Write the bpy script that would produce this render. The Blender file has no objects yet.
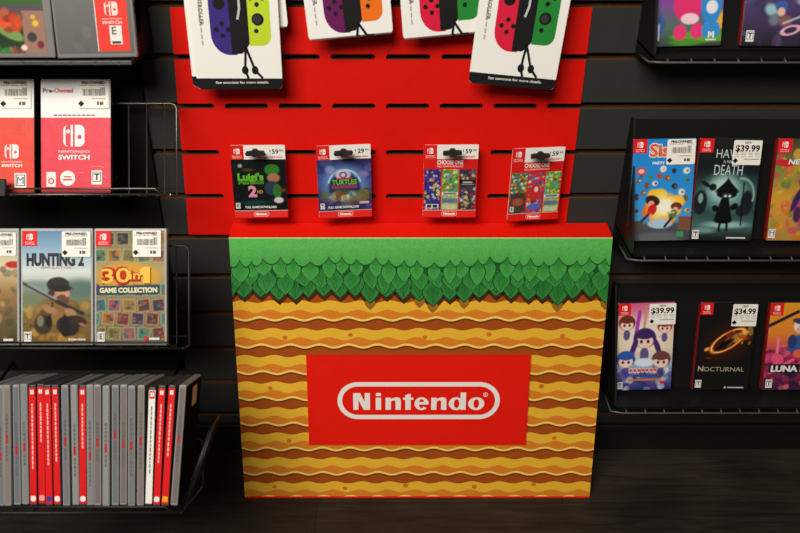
import bpy, bmesh, math, random
import numpy as np
from mathutils import Vector, Matrix
from mathutils.geometry import tessellate_polygon

SC = bpy.context.scene
COL = SC.collection
R = math.radians

# ------------------------------------------------------------------ colours and materials
def lin1(c):
    c /= 255.0
    return c / 12.92 if c <= 0.04045 else ((c + 0.055) / 1.055) ** 2.4
def lin(c, g=1.0):
    return tuple(min(0.92, lin1(v) * g) for v in c)

MATS = {}
def mat(name, rgb, rough=0.5, metal=0.0, spec=0.4, vary=0.12, scale=40.0, bump=0.0, coat=0.0):
    if name in MATS: return MATS[name]
    m = bpy.data.materials.new(name); m.use_nodes = True
    nt = m.node_tree; b = nt.nodes['Principled BSDF']
    l = lin(rgb)
    tc = nt.nodes.new('ShaderNodeTexCoord')
    nz = nt.nodes.new('ShaderNodeTexNoise'); nz.inputs['Scale'].default_value = scale; nz.inputs['Detail'].default_value = 4
    nt.links.new(tc.outputs['Object'], nz.inputs['Vector'])
    rp = nt.nodes.new('ShaderNodeValToRGB')
    rp.color_ramp.elements[0].position = 0.3; rp.color_ramp.elements[1].position = 0.7
    rp.color_ramp.elements[0].color = tuple(v * (1 - vary) for v in l) + (1,)
    rp.color_ramp.elements[1].color = tuple(v * (1 + vary) for v in l) + (1,)
    nt.links.new(nz.outputs['Fac'], rp.inputs['Fac'])
    nt.links.new(rp.outputs['Color'], b.inputs['Base Color'])
    b.inputs['Roughness'].default_value = rough; b.inputs['Metallic'].default_value = metal
    b.inputs['Specular IOR Level'].default_value = spec
    b.inputs['Coat Weight'].default_value = coat
    if bump:
        bp = nt.nodes.new('ShaderNodeBump'); bp.inputs['Strength'].default_value = bump; bp.inputs['Distance'].default_value = 0.002
        nt.links.new(nz.outputs['Fac'], bp.inputs['Height']); nt.links.new(bp.outputs['Normal'], b.inputs['Normal'])
    MATS[name] = m
    return m

def print_mat(name, rough, spec, grain=0.0, gscale=900.0, bump=0.0, bscale=25.0):
    if name in MATS: return MATS[name]
    m = bpy.data.materials.new(name); m.use_nodes = True
    nt = m.node_tree; b = nt.nodes['Principled BSDF']
    at = nt.nodes.new('ShaderNodeAttribute'); at.attribute_name = 'Col'
    tc = nt.nodes.new('ShaderNodeTexCoord')
    nz = nt.nodes.new('ShaderNodeTexNoise'); nz.inputs['Scale'].default_value = gscale; nz.inputs['Detail'].default_value = 2
    nt.links.new(tc.outputs['Object'], nz.inputs['Vector'])
    mr = nt.nodes.new('ShaderNodeMapRange')
    mr.inputs['From Min'].default_value = 0.25; mr.inputs['From Max'].default_value = 0.75
    mr.inputs['To Min'].default_value = 1 - grain; mr.inputs['To Max'].default_value = 1 + grain
    nt.links.new(nz.outputs['Fac'], mr.inputs['Value'])
    mx = nt.nodes.new('ShaderNodeVectorMath'); mx.operation = 'SCALE'
    nt.links.new(at.outputs['Color'], mx.inputs[0]); nt.links.new(mr.outputs['Result'], mx.inputs['Scale'])
    nt.links.new(mx.outputs['Vector'], b.inputs['Base Color'])
    b.inputs['Roughness'].default_value = rough; b.inputs['Specular IOR Level'].default_value = spec
    if bump:
        n2 = nt.nodes.new('ShaderNodeTexNoise'); n2.inputs['Scale'].default_value = bscale; n2.inputs['Detail'].default_value = 3
        nt.links.new(tc.outputs['Object'], n2.inputs['Vector'])
        bp = nt.nodes.new('ShaderNodeBump'); bp.inputs['Strength'].default_value = bump; bp.inputs['Distance'].default_value = 0.003
        nt.links.new(n2.outputs['Fac'], bp.inputs['Height']); nt.links.new(bp.outputs['Normal'], b.inputs['Normal'])
    MATS[name] = m
    return m

P_CARD = print_mat('printed_card', 0.5, 0.25)
P_CASE = print_mat('printed_case_insert', 0.45, 0.15)
P_SLEEVE = print_mat('wrinkled_sleeve_print', 0.42, 0.2, bump=0.3, bscale=35)
P_BOX = print_mat('printed_cardboard', 0.6, 0.2, grain=0.22, gscale=700)
P_STICK = print_mat('paper_sticker', 0.6, 0.2)

# ------------------------------------------------------------------ mesh builders
class B:
    def __init__(s): s.bm = bmesh.new()
    def box(s, c, d, bev=0.0, mtx=None, seg=2, mi=0):
        g = bmesh.ops.create_cube(s.bm, size=1.0)
        vs = g['verts']
        M4 = Matrix.Translation(c) @ (mtx or Matrix.Identity(4)) @ Matrix.Diagonal((d[0], d[1], d[2], 1))
        bmesh.ops.transform(s.bm, matrix=M4, verts=vs)
        fs = set(f for v in vs for f in v.link_faces)
        for f in fs: f.material_index = mi
        if bev:
            es = list(set(e for v in vs for e in v.link_edges))
            bmesh.ops.bevel(s.bm, geom=es, offset=bev, segments=seg, profile=0.5, affect='EDGES', clamp_overlap=True)
        return s
    def tube(s, pts, r, n=8, cap=True):
        pts = [Vector(p) for p in pts]
        rings = []
        up = Vector((0.31, 0.12, 0.94))
        for i, p in enumerate(pts):
            a = pts[max(0, i - 1)]; b = pts[min(len(pts) - 1, i + 1)]
            t = (b - a).normalized()
            u = t.cross(up)
            if u.length < 1e-4: u = t.cross(Vector((1, 0, 0)))
            u.normalize(); v = t.cross(u)
            rr = r[i] if isinstance(r, (list, tuple)) else r
            rings.append([s.bm.verts.new(p + (u * math.cos(2 * math.pi * k / n) + v * math.sin(2 * math.pi * k / n)) * rr) for k in range(n)])
        for a, b in zip(rings, rings[1:]):
            for k in range(n):
                f = s.bm.faces.new((a[k], a[(k + 1) % n], b[(k + 1) % n], b[k])); f.smooth = True
        if cap:
            s.bm.faces.new(rings[0]); s.bm.faces.new(list(reversed(rings[-1])))
        return s
    def prism(s, loops, y0, y1, axis='y', mi=0):
        """loops of (a, b): first outline, others holes; extruded from y0 to y1 along axis"""
        def P(a, b, y): return (a, y, b) if axis == 'y' else ((y, a, b) if axis == 'x' else (a, b, y))
        tris = tessellate_polygon([[Vector((a, b, 0)) for a, b in l] for l in loops])
        flat = [p for l in loops for p in l]
        A = [s.bm.verts.new(P(a, b, y0)) for a, b in flat]; C = [s.bm.verts.new(P(a, b, y1)) for a, b in flat]
        for t in tris:
            for V in (A, C):
                try: f = s.bm.faces.new([V[i] for i in t]); f.material_index = mi
                except ValueError: pass
        o = 0
        for l in loops:
            k = len(l)
            for i in range(k):
                j = (i + 1) % k
                f = s.bm.faces.new((A[o + i], A[o + j], C[o + j], C[o + i])); f.material_index = mi
            o += k
        return s
    def build(s, name, mats, parent=None, loc=(0, 0, 0), rot=(0, 0, 0)):
        bmesh.ops.recalc_face_normals(s.bm, faces=s.bm.faces)
        me = bpy.data.meshes.new(name); s.bm.to_mesh(me); s.bm.free()
        for m in (mats if isinstance(mats, (list, tuple)) else [mats]): me.materials.append(m)
        o = bpy.data.objects.new(name, me); COL.objects.link(o)
        o.parent = parent; o.location = loc; o.rotation_euler = rot
        return o

_txt = {}
def text_tris(t, bold):
    k = (t, bold)
    if k in _txt: return _txt[k]
    cu = bpy.data.curves.new('lettering', 'FONT'); cu.body = t; cu.size = 1; cu.resolution_u = 3
    cu.offset = bold; cu.fill_mode = 'FRONT' if hasattr(cu, 'fill_mode') else cu.fill_mode
    o = bpy.data.objects.new('lettering', cu)
    me = bpy.data.meshes.new_from_object(o)
    me.calc_loop_triangles()
    vs = [(v.co.x, v.co.y) for v in me.vertices]
    ts = [tuple(x.vertices) for x in me.loop_triangles]
    bpy.data.objects.remove(o); bpy.data.curves.remove(cu); bpy.data.meshes.remove(me)
    xs = [v[0] for v in vs] or [0]; ys = [v[1] for v in vs] or [0]
    _txt[k] = (vs, ts, min(xs), max(xs), min(ys), max(ys))
    return _txt[k]

def ell(cx, cz, rx, rz, n=24, a0=0, a1=360, rot=0):
    out = []
    full = abs(a1 - a0) >= 360
    for i in range(n if full else n + 1):
        a = R(a0 + (a1 - a0) * i / n); x = rx * math.cos(a); z = rz * math.sin(a); r = R(rot)
        out.append((cx + x * math.cos(r) - z * math.sin(r), cz + x * math.sin(r) + z * math.cos(r)))
    return out
def rrect(x0, z0, x1, z1, r, n=6):
    r = min(r, (x1 - x0) / 2, (z1 - z0) / 2)
    out = []
    for cx, cz, a in ((x1 - r, z1 - r, 0), (x0 + r, z1 - r, 90), (x0 + r, z0 + r, 180), (x1 - r, z0 + r, 270)):
        for i in range(n + 1):
            t = R(a + 90 * i / n); out.append((cx + r * math.cos(t), cz + r * math.sin(t)))
    return out

class Print:
    """flat print: coloured polygons laid in the x-z plane facing -y"""
    def __init__(s, g=1.0, eps=0.00012): s.v = []; s.f = []; s.c = []; s.g = g; s.eps = eps; s.layer = 0
    def _y(s, layer):
        if layer is None: s.layer += 1; layer = s.layer
        return -layer * s.eps
    def poly(s, loops, col, layer=None, cols=None):
        if loops and isinstance(loops[0][0], (int, float)): loops = [loops]
        y = s._y(layer); o = len(s.v); flat = [p for l in loops for p in l]
        tris = tessellate_polygon([[Vector((a, b, 0)) for a, b in l] for l in loops])
        c = lin(col, s.g) if col else None
        for i, (a, b) in enumerate(flat):
            s.v.append((a, y, b)); s.c.append(lin(cols[i], s.g) if cols else c)
        for t in tris:
            p = [flat[i] for i in t]
            ar = (p[1][0] - p[0][0]) * (p[2][1] - p[0][1]) - (p[2][0] - p[0][0]) * (p[1][1] - p[0][1])
            s.f.append(tuple(o + i for i in (t if ar > 0 else (t[0], t[2], t[1]))))
        return s
    def rect(s, x0, z0, x1, z1, col, layer=None): return s.poly([(x0, z0), (x1, z0), (x1, z1), (x0, z1)], col, layer)
    def fan(s, loop, cen, ccol, ecol, layer=None):
        y = s._y(layer); o = len(s.v); n = len(loop)
        s.v.append((cen[0], y, cen[1])); s.c.append(lin(ccol, s.g))
        for i, (a, b) in enumerate(loop):
            s.v.append((a, y, b)); s.c.append(lin(ecol(i / n) if callable(ecol) else ecol, s.g))
        for i in range(n): s.f.append((o, o + 1 + i, o + 1 + (i + 1) % n))
        return s
    def line(s, pts, w, col, layer=None):
        y = s._y(layer)
        for (a, b), (c, d) in zip(pts, pts[1:]):
            dx, dz = c - a, d - b; L = math.hypot(dx, dz) or 1; nx, nz = -dz / L * w / 2, dx / L * w / 2
            o = len(s.v)
            for p in ((a + nx, b + nz), (a - nx, b - nz), (c - nx, d - nz), (c + nx, d + nz)):
                s.v.append((p[0], y, p[1])); s.c.append(lin(col, s.g))
            s.f.append((o, o + 1, o + 2, o + 3))
        return s
    def text(s, t, x, z, h, col, w=None, align='c', bold=0.0, layer=None, rot=0, shear=0.0):
        """h = cap height; w = total width (fitted) or None; z = baseline"""
        vs, ts, x0, x1, y0, y1 = text_tris(t, bold)
        caph = 0.69
        sz = h / caph; sx = (w / (x1 - x0)) if w else sz
        wid = (x1 - x0) * sx
        ox = {'c': -wid / 2, 'l': 0, 'r': -wid}[align]
        y = s._y(layer); o = len(s.v); cr, sr = math.cos(R(rot)), math.sin(R(rot)); c = lin(col, s.g)
        for a, b in vs:
            px = (a - x0) * sx + ox + shear * b * sz; pz = b * sz
            s.v.append((x + px * cr - pz * sr, y, z + px * sr + pz * cr)); s.c.append(c)
        for t3 in ts: s.f.append(tuple(o + i for i in t3))
        return s
    def canvas(s, arr, x0, z0, x1, z1, layer=None):
        """arr: rows x cols x 3 of sRGB 0..255, row 0 at the top"""
        h, w, _ = arr.shape; y = s._y(layer); o = len(s.v)
        X = np.linspace(x0, x1, w); Z = np.linspace(z1, z0, h)
        a = np.clip(arr, 0, 255) / 255.0
        L = np.where(a <= 0.04045, a / 12.92, ((a + 0.055) / 1.055) ** 2.4) * s.g
        L = np.minimum(L, 0.92)
        for j in range(h):
            zz = float(Z[j])
            for i in range(w):
                s.v.append((float(X[i]), y, zz)); s.c.append(tuple(L[j, i]))
        for j in range(h - 1):
            for i in range(w - 1):
                k = o + j * w + i
                s.f.append((k + w, k + w + 1, k + 1, k))
        return s
    def build(s, name, m, parent=None, loc=(0, 0, 0), rot=(0, 0, 0)):
        me = bpy.data.meshes.new(name); me.from_pydata(s.v, [], s.f)
        at = me.color_attributes.new('Col', 'FLOAT_COLOR', 'POINT')
        buf = np.ones((len(s.v), 4), np.float32); buf[:, :3] = np.array(s.c, np.float32)
        at.data.foreach_set('color', buf.ravel())
        me.materials.append(m); me.update()
        o = bpy.data.objects.new(name, me); COL.objects.link(o)
        o.parent = parent; o.location = loc; o.rotation_euler = rot
        return o

class Canvas:
    """small procedural picture for a cover print"""
    def __init__(s, w, h, base=(0, 0, 0), res=0.0013, seed=1):
        s.nx = max(6, int(w / res)); s.ny = max(6, int(h / res)); s.asp = h / w
        s.V, s.U = np.meshgrid(np.linspace(0, 1, s.ny), np.linspace(0, 1, s.nx), indexing='ij')
        s.a = np.zeros((s.ny, s.nx, 3)); s.a[:] = base
        s.rng = np.random.RandomState(seed); s.px = 1.0 / s.nx
    def mix(s, m, col): s.a = s.a * (1 - m[..., None]) + np.array(col, float) * m[..., None]; return s
    def grad(s, stops, horiz=False):
        t = s.U if horiz else s.V
        for k in range(3): s.a[..., k] = np.interp(t, [p for p, _ in stops], [c[k] for _, c in stops])
        return s
    def ell(s, u, v, ru, rv, col, soft=0.12, rot=0, op=1.0):
        if soft <= .5: soft *= .5
        du = s.U - u; dv = (s.V - v) * s.asp; r = R(rot)
        x = du * math.cos(r) + dv * math.sin(r); y = -du * math.sin(r) + dv * math.cos(r)
        d = np.sqrt((x / ru) ** 2 + (y / (rv * s.asp)) ** 2)
        sf = max(soft, 1.2 * s.px / min(ru, rv * s.asp))
        return s.mix(np.clip((1 + sf / 2 - d) / sf, 0, 1) * op, col)
    def rect(s, u0, v0, u1, v1, col, op=1.0, rot=0):
        cu, cv = (u0 + u1) / 2, (v0 + v1) / 2; du = s.U - cu; dv = (s.V - cv) * s.asp; r = R(rot)
        x = du * math.cos(r) + dv * math.sin(r); y = -du * math.sin(r) + dv * math.cos(r)
        m = np.clip(((u1 - u0) / 2 - abs(x)) / s.px + .5, 0, 1) * np.clip(((v1 - v0) / 2 * s.asp - abs(y)) / s.px + .5, 0, 1)
        return s.mix(m * op, col)
    def line(s, u0, v0, u1, v1, w, col, op=1.0):
        ax, ay, bx, by = u0, v0 * s.asp, u1, v1 * s.asp; px, py = s.U - ax, s.V * s.asp - ay
        dx, dy = bx - ax, by - ay; L2 = dx * dx + dy * dy or 1e-9
        t = np.clip((px * dx + py * dy) / L2, 0, 1); d = np.hypot(px - t * dx, py - t * dy)
        return s.mix(np.clip((w / 2 - d) / s.px + .5, 0, 1) * op, col)
    def ring(s, u, v, ru, rv, w, col, rot=0, a0=-180, a1=180, soft=0.4, op=1.0):
        du = s.U - u; dv = (s.V - v) * s.asp; r = R(rot)
        x = (du * math.cos(r) + dv * math.sin(r)) / ru; y = (-du * math.sin(r) + dv * math.cos(r)) / (rv * s.asp)
        d = abs(np.hypot(x, y) - 1); an = np.degrees(np.arctan2(-y, x))
        m = np.clip((w - d) / (w * soft), 0, 1) * ((an >= a0) & (an <= a1))
        return s.mix(m * op, col)
    def noise(s, n, cols, op=0.6, v0=0, v1=1, u0=0, u1=1, soft=0.5):
        for _ in range(n):
            u = u0 + (u1 - u0) * s.rng.rand(); v = v0 + (v1 - v0) * s.rng.rand(); k = 0.02 + 0.06 * s.rng.rand()
            s.ell(u, v, k * (0.6 + s.rng.rand()), k * (0.5 + s.rng.rand() * .8) / s.asp * 1.2, cols[s.rng.randint(len(cols))], soft, s.rng.rand() * 180, op * (0.5 + 0.5 * s.rng.rand()))
        return s

def thing(name, label, cat, loc=(0, 0, 0), rot=(0, 0, 0), group=None):
    o = bpy.data.objects.new(name, None); COL.objects.link(o)
    o.empty_display_size = 0.02
    o.location = loc; o.rotation_euler = rot; o['label'] = label; o['category'] = cat
    if group: o['group'] = group
    return o
def tag(o, label, cat, group=None):
    o['label'] = label; o['category'] = cat
    if group: o['group'] = group
    return o
def struct(o): o['kind'] = 'structure'; return o

# ------------------------------------------------------------------ materials in use
M_SLAT = mat('charcoal_laminate', (47, 47, 45), 0.55, spec=0.25, vary=0.06)
M_MDF = mat('raw_board_edge', (84, 60, 40), 0.85, spec=0.1, vary=0.15, scale=90)
M_RED = mat('red_plastic_sheet', (214, 18, 6), 0.5, spec=0.2, vary=0.02)
M_REDBOX = mat('red_cardboard', (228, 24, 8), 0.6, spec=0.15, vary=0.02)
M_BLACK = mat('black_plastic', (16, 16, 16), 0.5, spec=0.3)
M_BLACKB = mat('black_board', (9, 9, 9), 0.75, spec=0.2)
M_TRAY = mat('black_tray', (17, 17, 17), 0.5, spec=0.3)
M_WIRE = mat('chrome_wire', (96, 95, 90), 0.35, metal=0.8)
M_WIREB = mat('black_wire', (26, 26, 26), 0.45, metal=0.2)
M_LIP = mat('grey_clear_lip', (84, 84, 82), 0.35)
M_CLEAR = mat('grey_clear_case', (176, 176, 174), 0.25, spec=0.5, vary=0.05)
M_SMOKE = mat('smoked_clear_case', (122, 118, 116), 0.25, spec=0.5, vary=0.06)
M_DARKCASE = mat('dark_clear_case', (40, 38, 38), 0.25, spec=0.5, vary=0.05)
M_CARDW = mat('white_card_stock', (235, 233, 226), 0.6, spec=0.2, vary=0.02)
M_BASE = mat('black_baseboard', (18, 17, 16), 0.5)

# ------------------------------------------------------------------ the setting
G0, GP = 0.8428, 0.0762
def wall():
    b = B(); bm = b.bm
    prof = []          # (Y, z, material of the face that follows)
    zs = [G0 + GP * k for k in range(12, -12, -1) if G0 + GP * k > 0.03]
    prof.append((0.0, 2.4, 0))
    for z in zs:
        prof += [(0.0, z + .0052, 1), (.0055, z + .0052, 1), (.0055, z + .013, 1), (.013, z + .013, 1), (.013, z - .013, 1), (.004, z - .013, 1), (.004, z - .0045, 1), (0.0, z - .0052, 0)]
    prof.append((0.0, -0.02, 0))
    A = [bm.verts.new((-1.5, y, z)) for y, z, _ in prof]; C = [bm.verts.new((1.7, y, z)) for y, z, _ in prof]
    for i in range(len(prof) - 1):
        f = bm.faces.new((A[i], A[i + 1], C[i + 1], C[i])); f.material_index = prof[i][2]
    f = None
    return struct(b.build('wall_back', [M_SLAT, M_MDF]))
wall()

def floor():
    m = bpy.data.materials.new('dark_wood_planks'); m.use_nodes = True; nt = m.node_tree; bs = nt.nodes['Principled BSDF']
    tc = nt.nodes.new('ShaderNodeTexCoord')
    br = nt.nodes.new('ShaderNodeTexBrick'); br.offset = 0.37
    br.inputs['Scale'].default_value = 1.0; br.inputs['Brick Width'].default_value = 1.2; br.inputs['Row Height'].default_value = 0.15
    br.inputs['Mortar Size'].default_value = 0.0012; br.inputs['Mortar Smooth'].default_value = 0.3
    br.inputs['Color1'].default_value = lin((44, 37, 31)) + (1,); br.inputs['Color2'].default_value = lin((34, 29, 25)) + (1,)
    br.inputs['Mortar'].default_value = lin((16, 14, 12)) + (1,)
    mp0 = nt.nodes.new('ShaderNodeMapping'); mp0.inputs['Location'].default_value = (0.88, 0.003, 0)
    nt.links.new(tc.outputs['Object'], mp0.inputs['Vector']); nt.links.new(mp0.outputs['Vector'], br.inputs['Vector'])
    mp = nt.nodes.new('ShaderNodeMapping'); mp.inputs['Scale'].default_value = (5, 60, 5)
    nt.links.new(tc.outputs['Object'], mp.inputs['Vector'])
    nz = nt.nodes.new('ShaderNodeTexNoise'); nz.inputs['Scale'].default_value = 1.4; nz.inputs['Detail'].default_value = 8; nz.inputs['Distortion'].default_value = 1.2
    nt.links.new(mp.outputs['Vector'], nz.inputs['Vector'])
    n2 = nt.nodes.new('ShaderNodeTexNoise'); n2.inputs['Scale'].default_value = 7; n2.inputs['Detail'].default_value = 5
    nt.links.new(tc.outputs['Object'], n2.inputs['Vector'])
    ad = nt.nodes.new('ShaderNodeMath'); ad.operation = 'MULTIPLY'
    nt.links.new(nz.outputs['Fac'], ad.inputs[0]); nt.links.new(n2.outputs['Fac'], ad.inputs[1])
    mr = nt.nodes.new('ShaderNodeMapRange'); mr.inputs['From Min'].default_value = .1; mr.inputs['From Max'].default_value = .42; mr.inputs['To Min'].default_value = .45; mr.inputs['To Max'].default_value = 1.7
    nt.links.new(ad.outputs[0], mr.inputs['Value'])
    vm = nt.nodes.new('ShaderNodeVectorMath'); vm.operation = 'SCALE'
    nt.links.new(br.outputs['Color'], vm.inputs[0]); nt.links.new(mr.outputs['Result'], vm.inputs['Scale'])
    nt.links.new(vm.outputs['Vector'], bs.inputs['Base Color'])
    bs.inputs['Roughness'].default_value = .55; bs.inputs['Specular IOR Level'].default_value = .25
    b = B(); b.box((0.1, -1.2, -0.02), (3.2, 3.2, 0.04))
    return struct(b.build('floor', m))
floor()
b = B(); b.box((0.1, -0.006, 0.03), (3.2, 0.012, 0.06), 0.002)
struct(b.build('baseboard_back', M_BASE))

# ------------------------------------------------------------------ red slotted sheet
def sheet():
    b = B()
    zt, zb = 0.8385, 0.4671
    xl = lambda z: -0.3175 + (z - zt) / (zt - zb) * 0.017
    xr = 0.3033
    loops = [[(xl(zt), zt), (xr, zt), (xr, zb), (xl(zb), zb)]]
    sp, sl, hh = 0.0838, 0.0672, 0.0042
    def slot(x0, x1, z):
        r = hh; out = []
        for cx, a in ((x1 - r, -90), (x0 + r, 90)):
            for i in range(7): t = R(a + 180 * i / 6); out.append((cx + r * math.cos(t), z + r * math.sin(t)))
        return out
    outer_l = []; outer_r = []
    holes = []
    for n in (1, 2, 3, 4):
        z = G0 - GP * n - 0.0005
        for k in range(-3, 3):
            holes.append(slot(k * sp + 0.0, k * sp + sl, z))
        # slots open to the edges
        outer_l.append((z, -4 * sp + sl)); outer_r.append((z, 3 * sp))
    o = [(xl(zt), zt), (xr, zt)]
    for z, x in outer_r:
        o += [(xr, z + hh), (x + hh, z + hh)] + [(x + hh + hh * math.cos(R(a)), z + hh * math.sin(R(a))) for a in (135, 180, 225)] + [(x + hh, z - hh), (xr, z - hh)]
    o += [(xr, zb), (xl(zb), zb)]
    for z, x in reversed(outer_l):
        o += [(xl(z), z - hh), (x - hh, z - hh)] + [(x - hh + hh * math.cos(R(a)), z + hh * math.sin(R(a))) for a in (-45, 0, 45)] + [(x - hh, z + hh), (xl(z), z + hh)]
    o = o[::-1]
    b.prism([o] + holes, -0.0022, -0.0006)
    return tag(b.build('slotted_sheet', M_RED), 'large red plastic sheet with rows of slots fixed flat on the dark slatted wall', 'wall panel')
sheet()

# ------------------------------------------------------------------ display box
NW = [  # letter outlines in a working grid, baseline 205, y downwards
]
def brand_letters(p, X, Z, col, layer):
    """lettering of the plaque: grid of 453 x 60 units mapped by X, Z"""
    T = lambda loop: [(X(a), Z(c)) for a, c in loop]
    def put(*loops): p.poly([T(l) for l in loops], col, layer)
    put([(185, 205), (185, 147), (209, 147), (225, 178), (225, 147), (243, 147), (243, 205), (221, 205), (203, 171), (203, 205)])
    put(rrect(263, 146.5, 281.5, 157.5, 4.5)); put([(263, 205), (263, 163), (281.5, 163), (281.5, 205)])
    def arch(x0, x1, base=205, top=161.5, st=18.5):
        out = [(x0, base), (x0, 163), (x0 + st, 163), (x0 + st, 168)]
        out += [(x0 + st + (x1 - x0 - st) * t, top + 4 * (1 - math.sin(math.pi * min(1, t * 1.5) / 2)) * 1.4) for t in (0.15, 0.3, 0.45, 0.6)]
        out += [(x1 - 5, 163.5), (x1 - 1.5, 168), (x1, 175), (x1, base), (x1 - st, base), (x1 - st, 178), (x1 - st - 2, 173), (x1 - st - 6, 171.5), (x0 + st + 2, 175), (x0 + st, 178), (x0 + st, base)]
        return out
    put(arch(297, 350))
    put([(357, 170), (357, 163), (365, 163), (365, 154), (384, 149), (384, 163), (393, 163), (393, 170), (384, 170), (384, 205), (365, 205), (365, 170)])
    cx, cy = 421.5, 183.8
    outer = ell(cx, cy, 24.5, 22.2, 36, -8 + 0, -322)          # y grows downwards: runs over the top
    outer = [(cx + 24.5 * math.cos(R(a)), cy - 22.2 * math.sin(R(a))) for a in np.linspace(-8, 318, 40)]
    inner = [(cx + 9.5 * math.cos(R(a)), cy - 15.5 * math.sin(R(a))) for a in np.linspace(318, 192, 14)]
    counter = [(cx + 8.5 * math.cos(R(a)), cy - 4 - 12 * math.sin(R(a))) for a in np.linspace(8, 172, 12)]
    put(outer + inner + [(cx - 9, cy + 3.1)], counter)
    put(arch(455, 508))
    oo = [(541 + 25 * math.cos(R(a)), 183.8 - 22.2 * math.sin(R(a))) for a in np.linspace(0, 350, 36)]
    oi = [(543 + 9.5 * math.cos(R(a)), 183.8 - 15.5 * math.sin(R(a))) for a in np.linspace(0, 340, 18)]
    put(oo, oi)
    p.poly(T([(556, 205), (556, 145), (575, 145), (575, 205)]), col, layer + 1)
    oo = [(611 + 28 * math.cos(R(a)), 183.8 - 22.2 * math.sin(R(a))) for a in np.linspace(0, 350, 36)]
    oi = [(611 + 10 * math.cos(R(a)), 183.8 - 15.5 * math.sin(R(a))) for a in np.linspace(0, 340, 18)]
    put(oo, oi)
    rg = [(642 + 8 * math.cos(R(a)), 152.5 - 8 * math.sin(R(a))) for a in np.linspace(0, 345, 24)]
    ri = [(642 + 6.3 * math.cos(R(a)), 152.5 - 6.3 * math.sin(R(a))) for a in np.linspace(0, 345, 24)]
    put(rg, ri)
    p.text('R', X(642), Z(156.5), abs(Z(149) - Z(156.5)), col, align='c', bold=0.02, layer=layer + 1)

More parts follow.
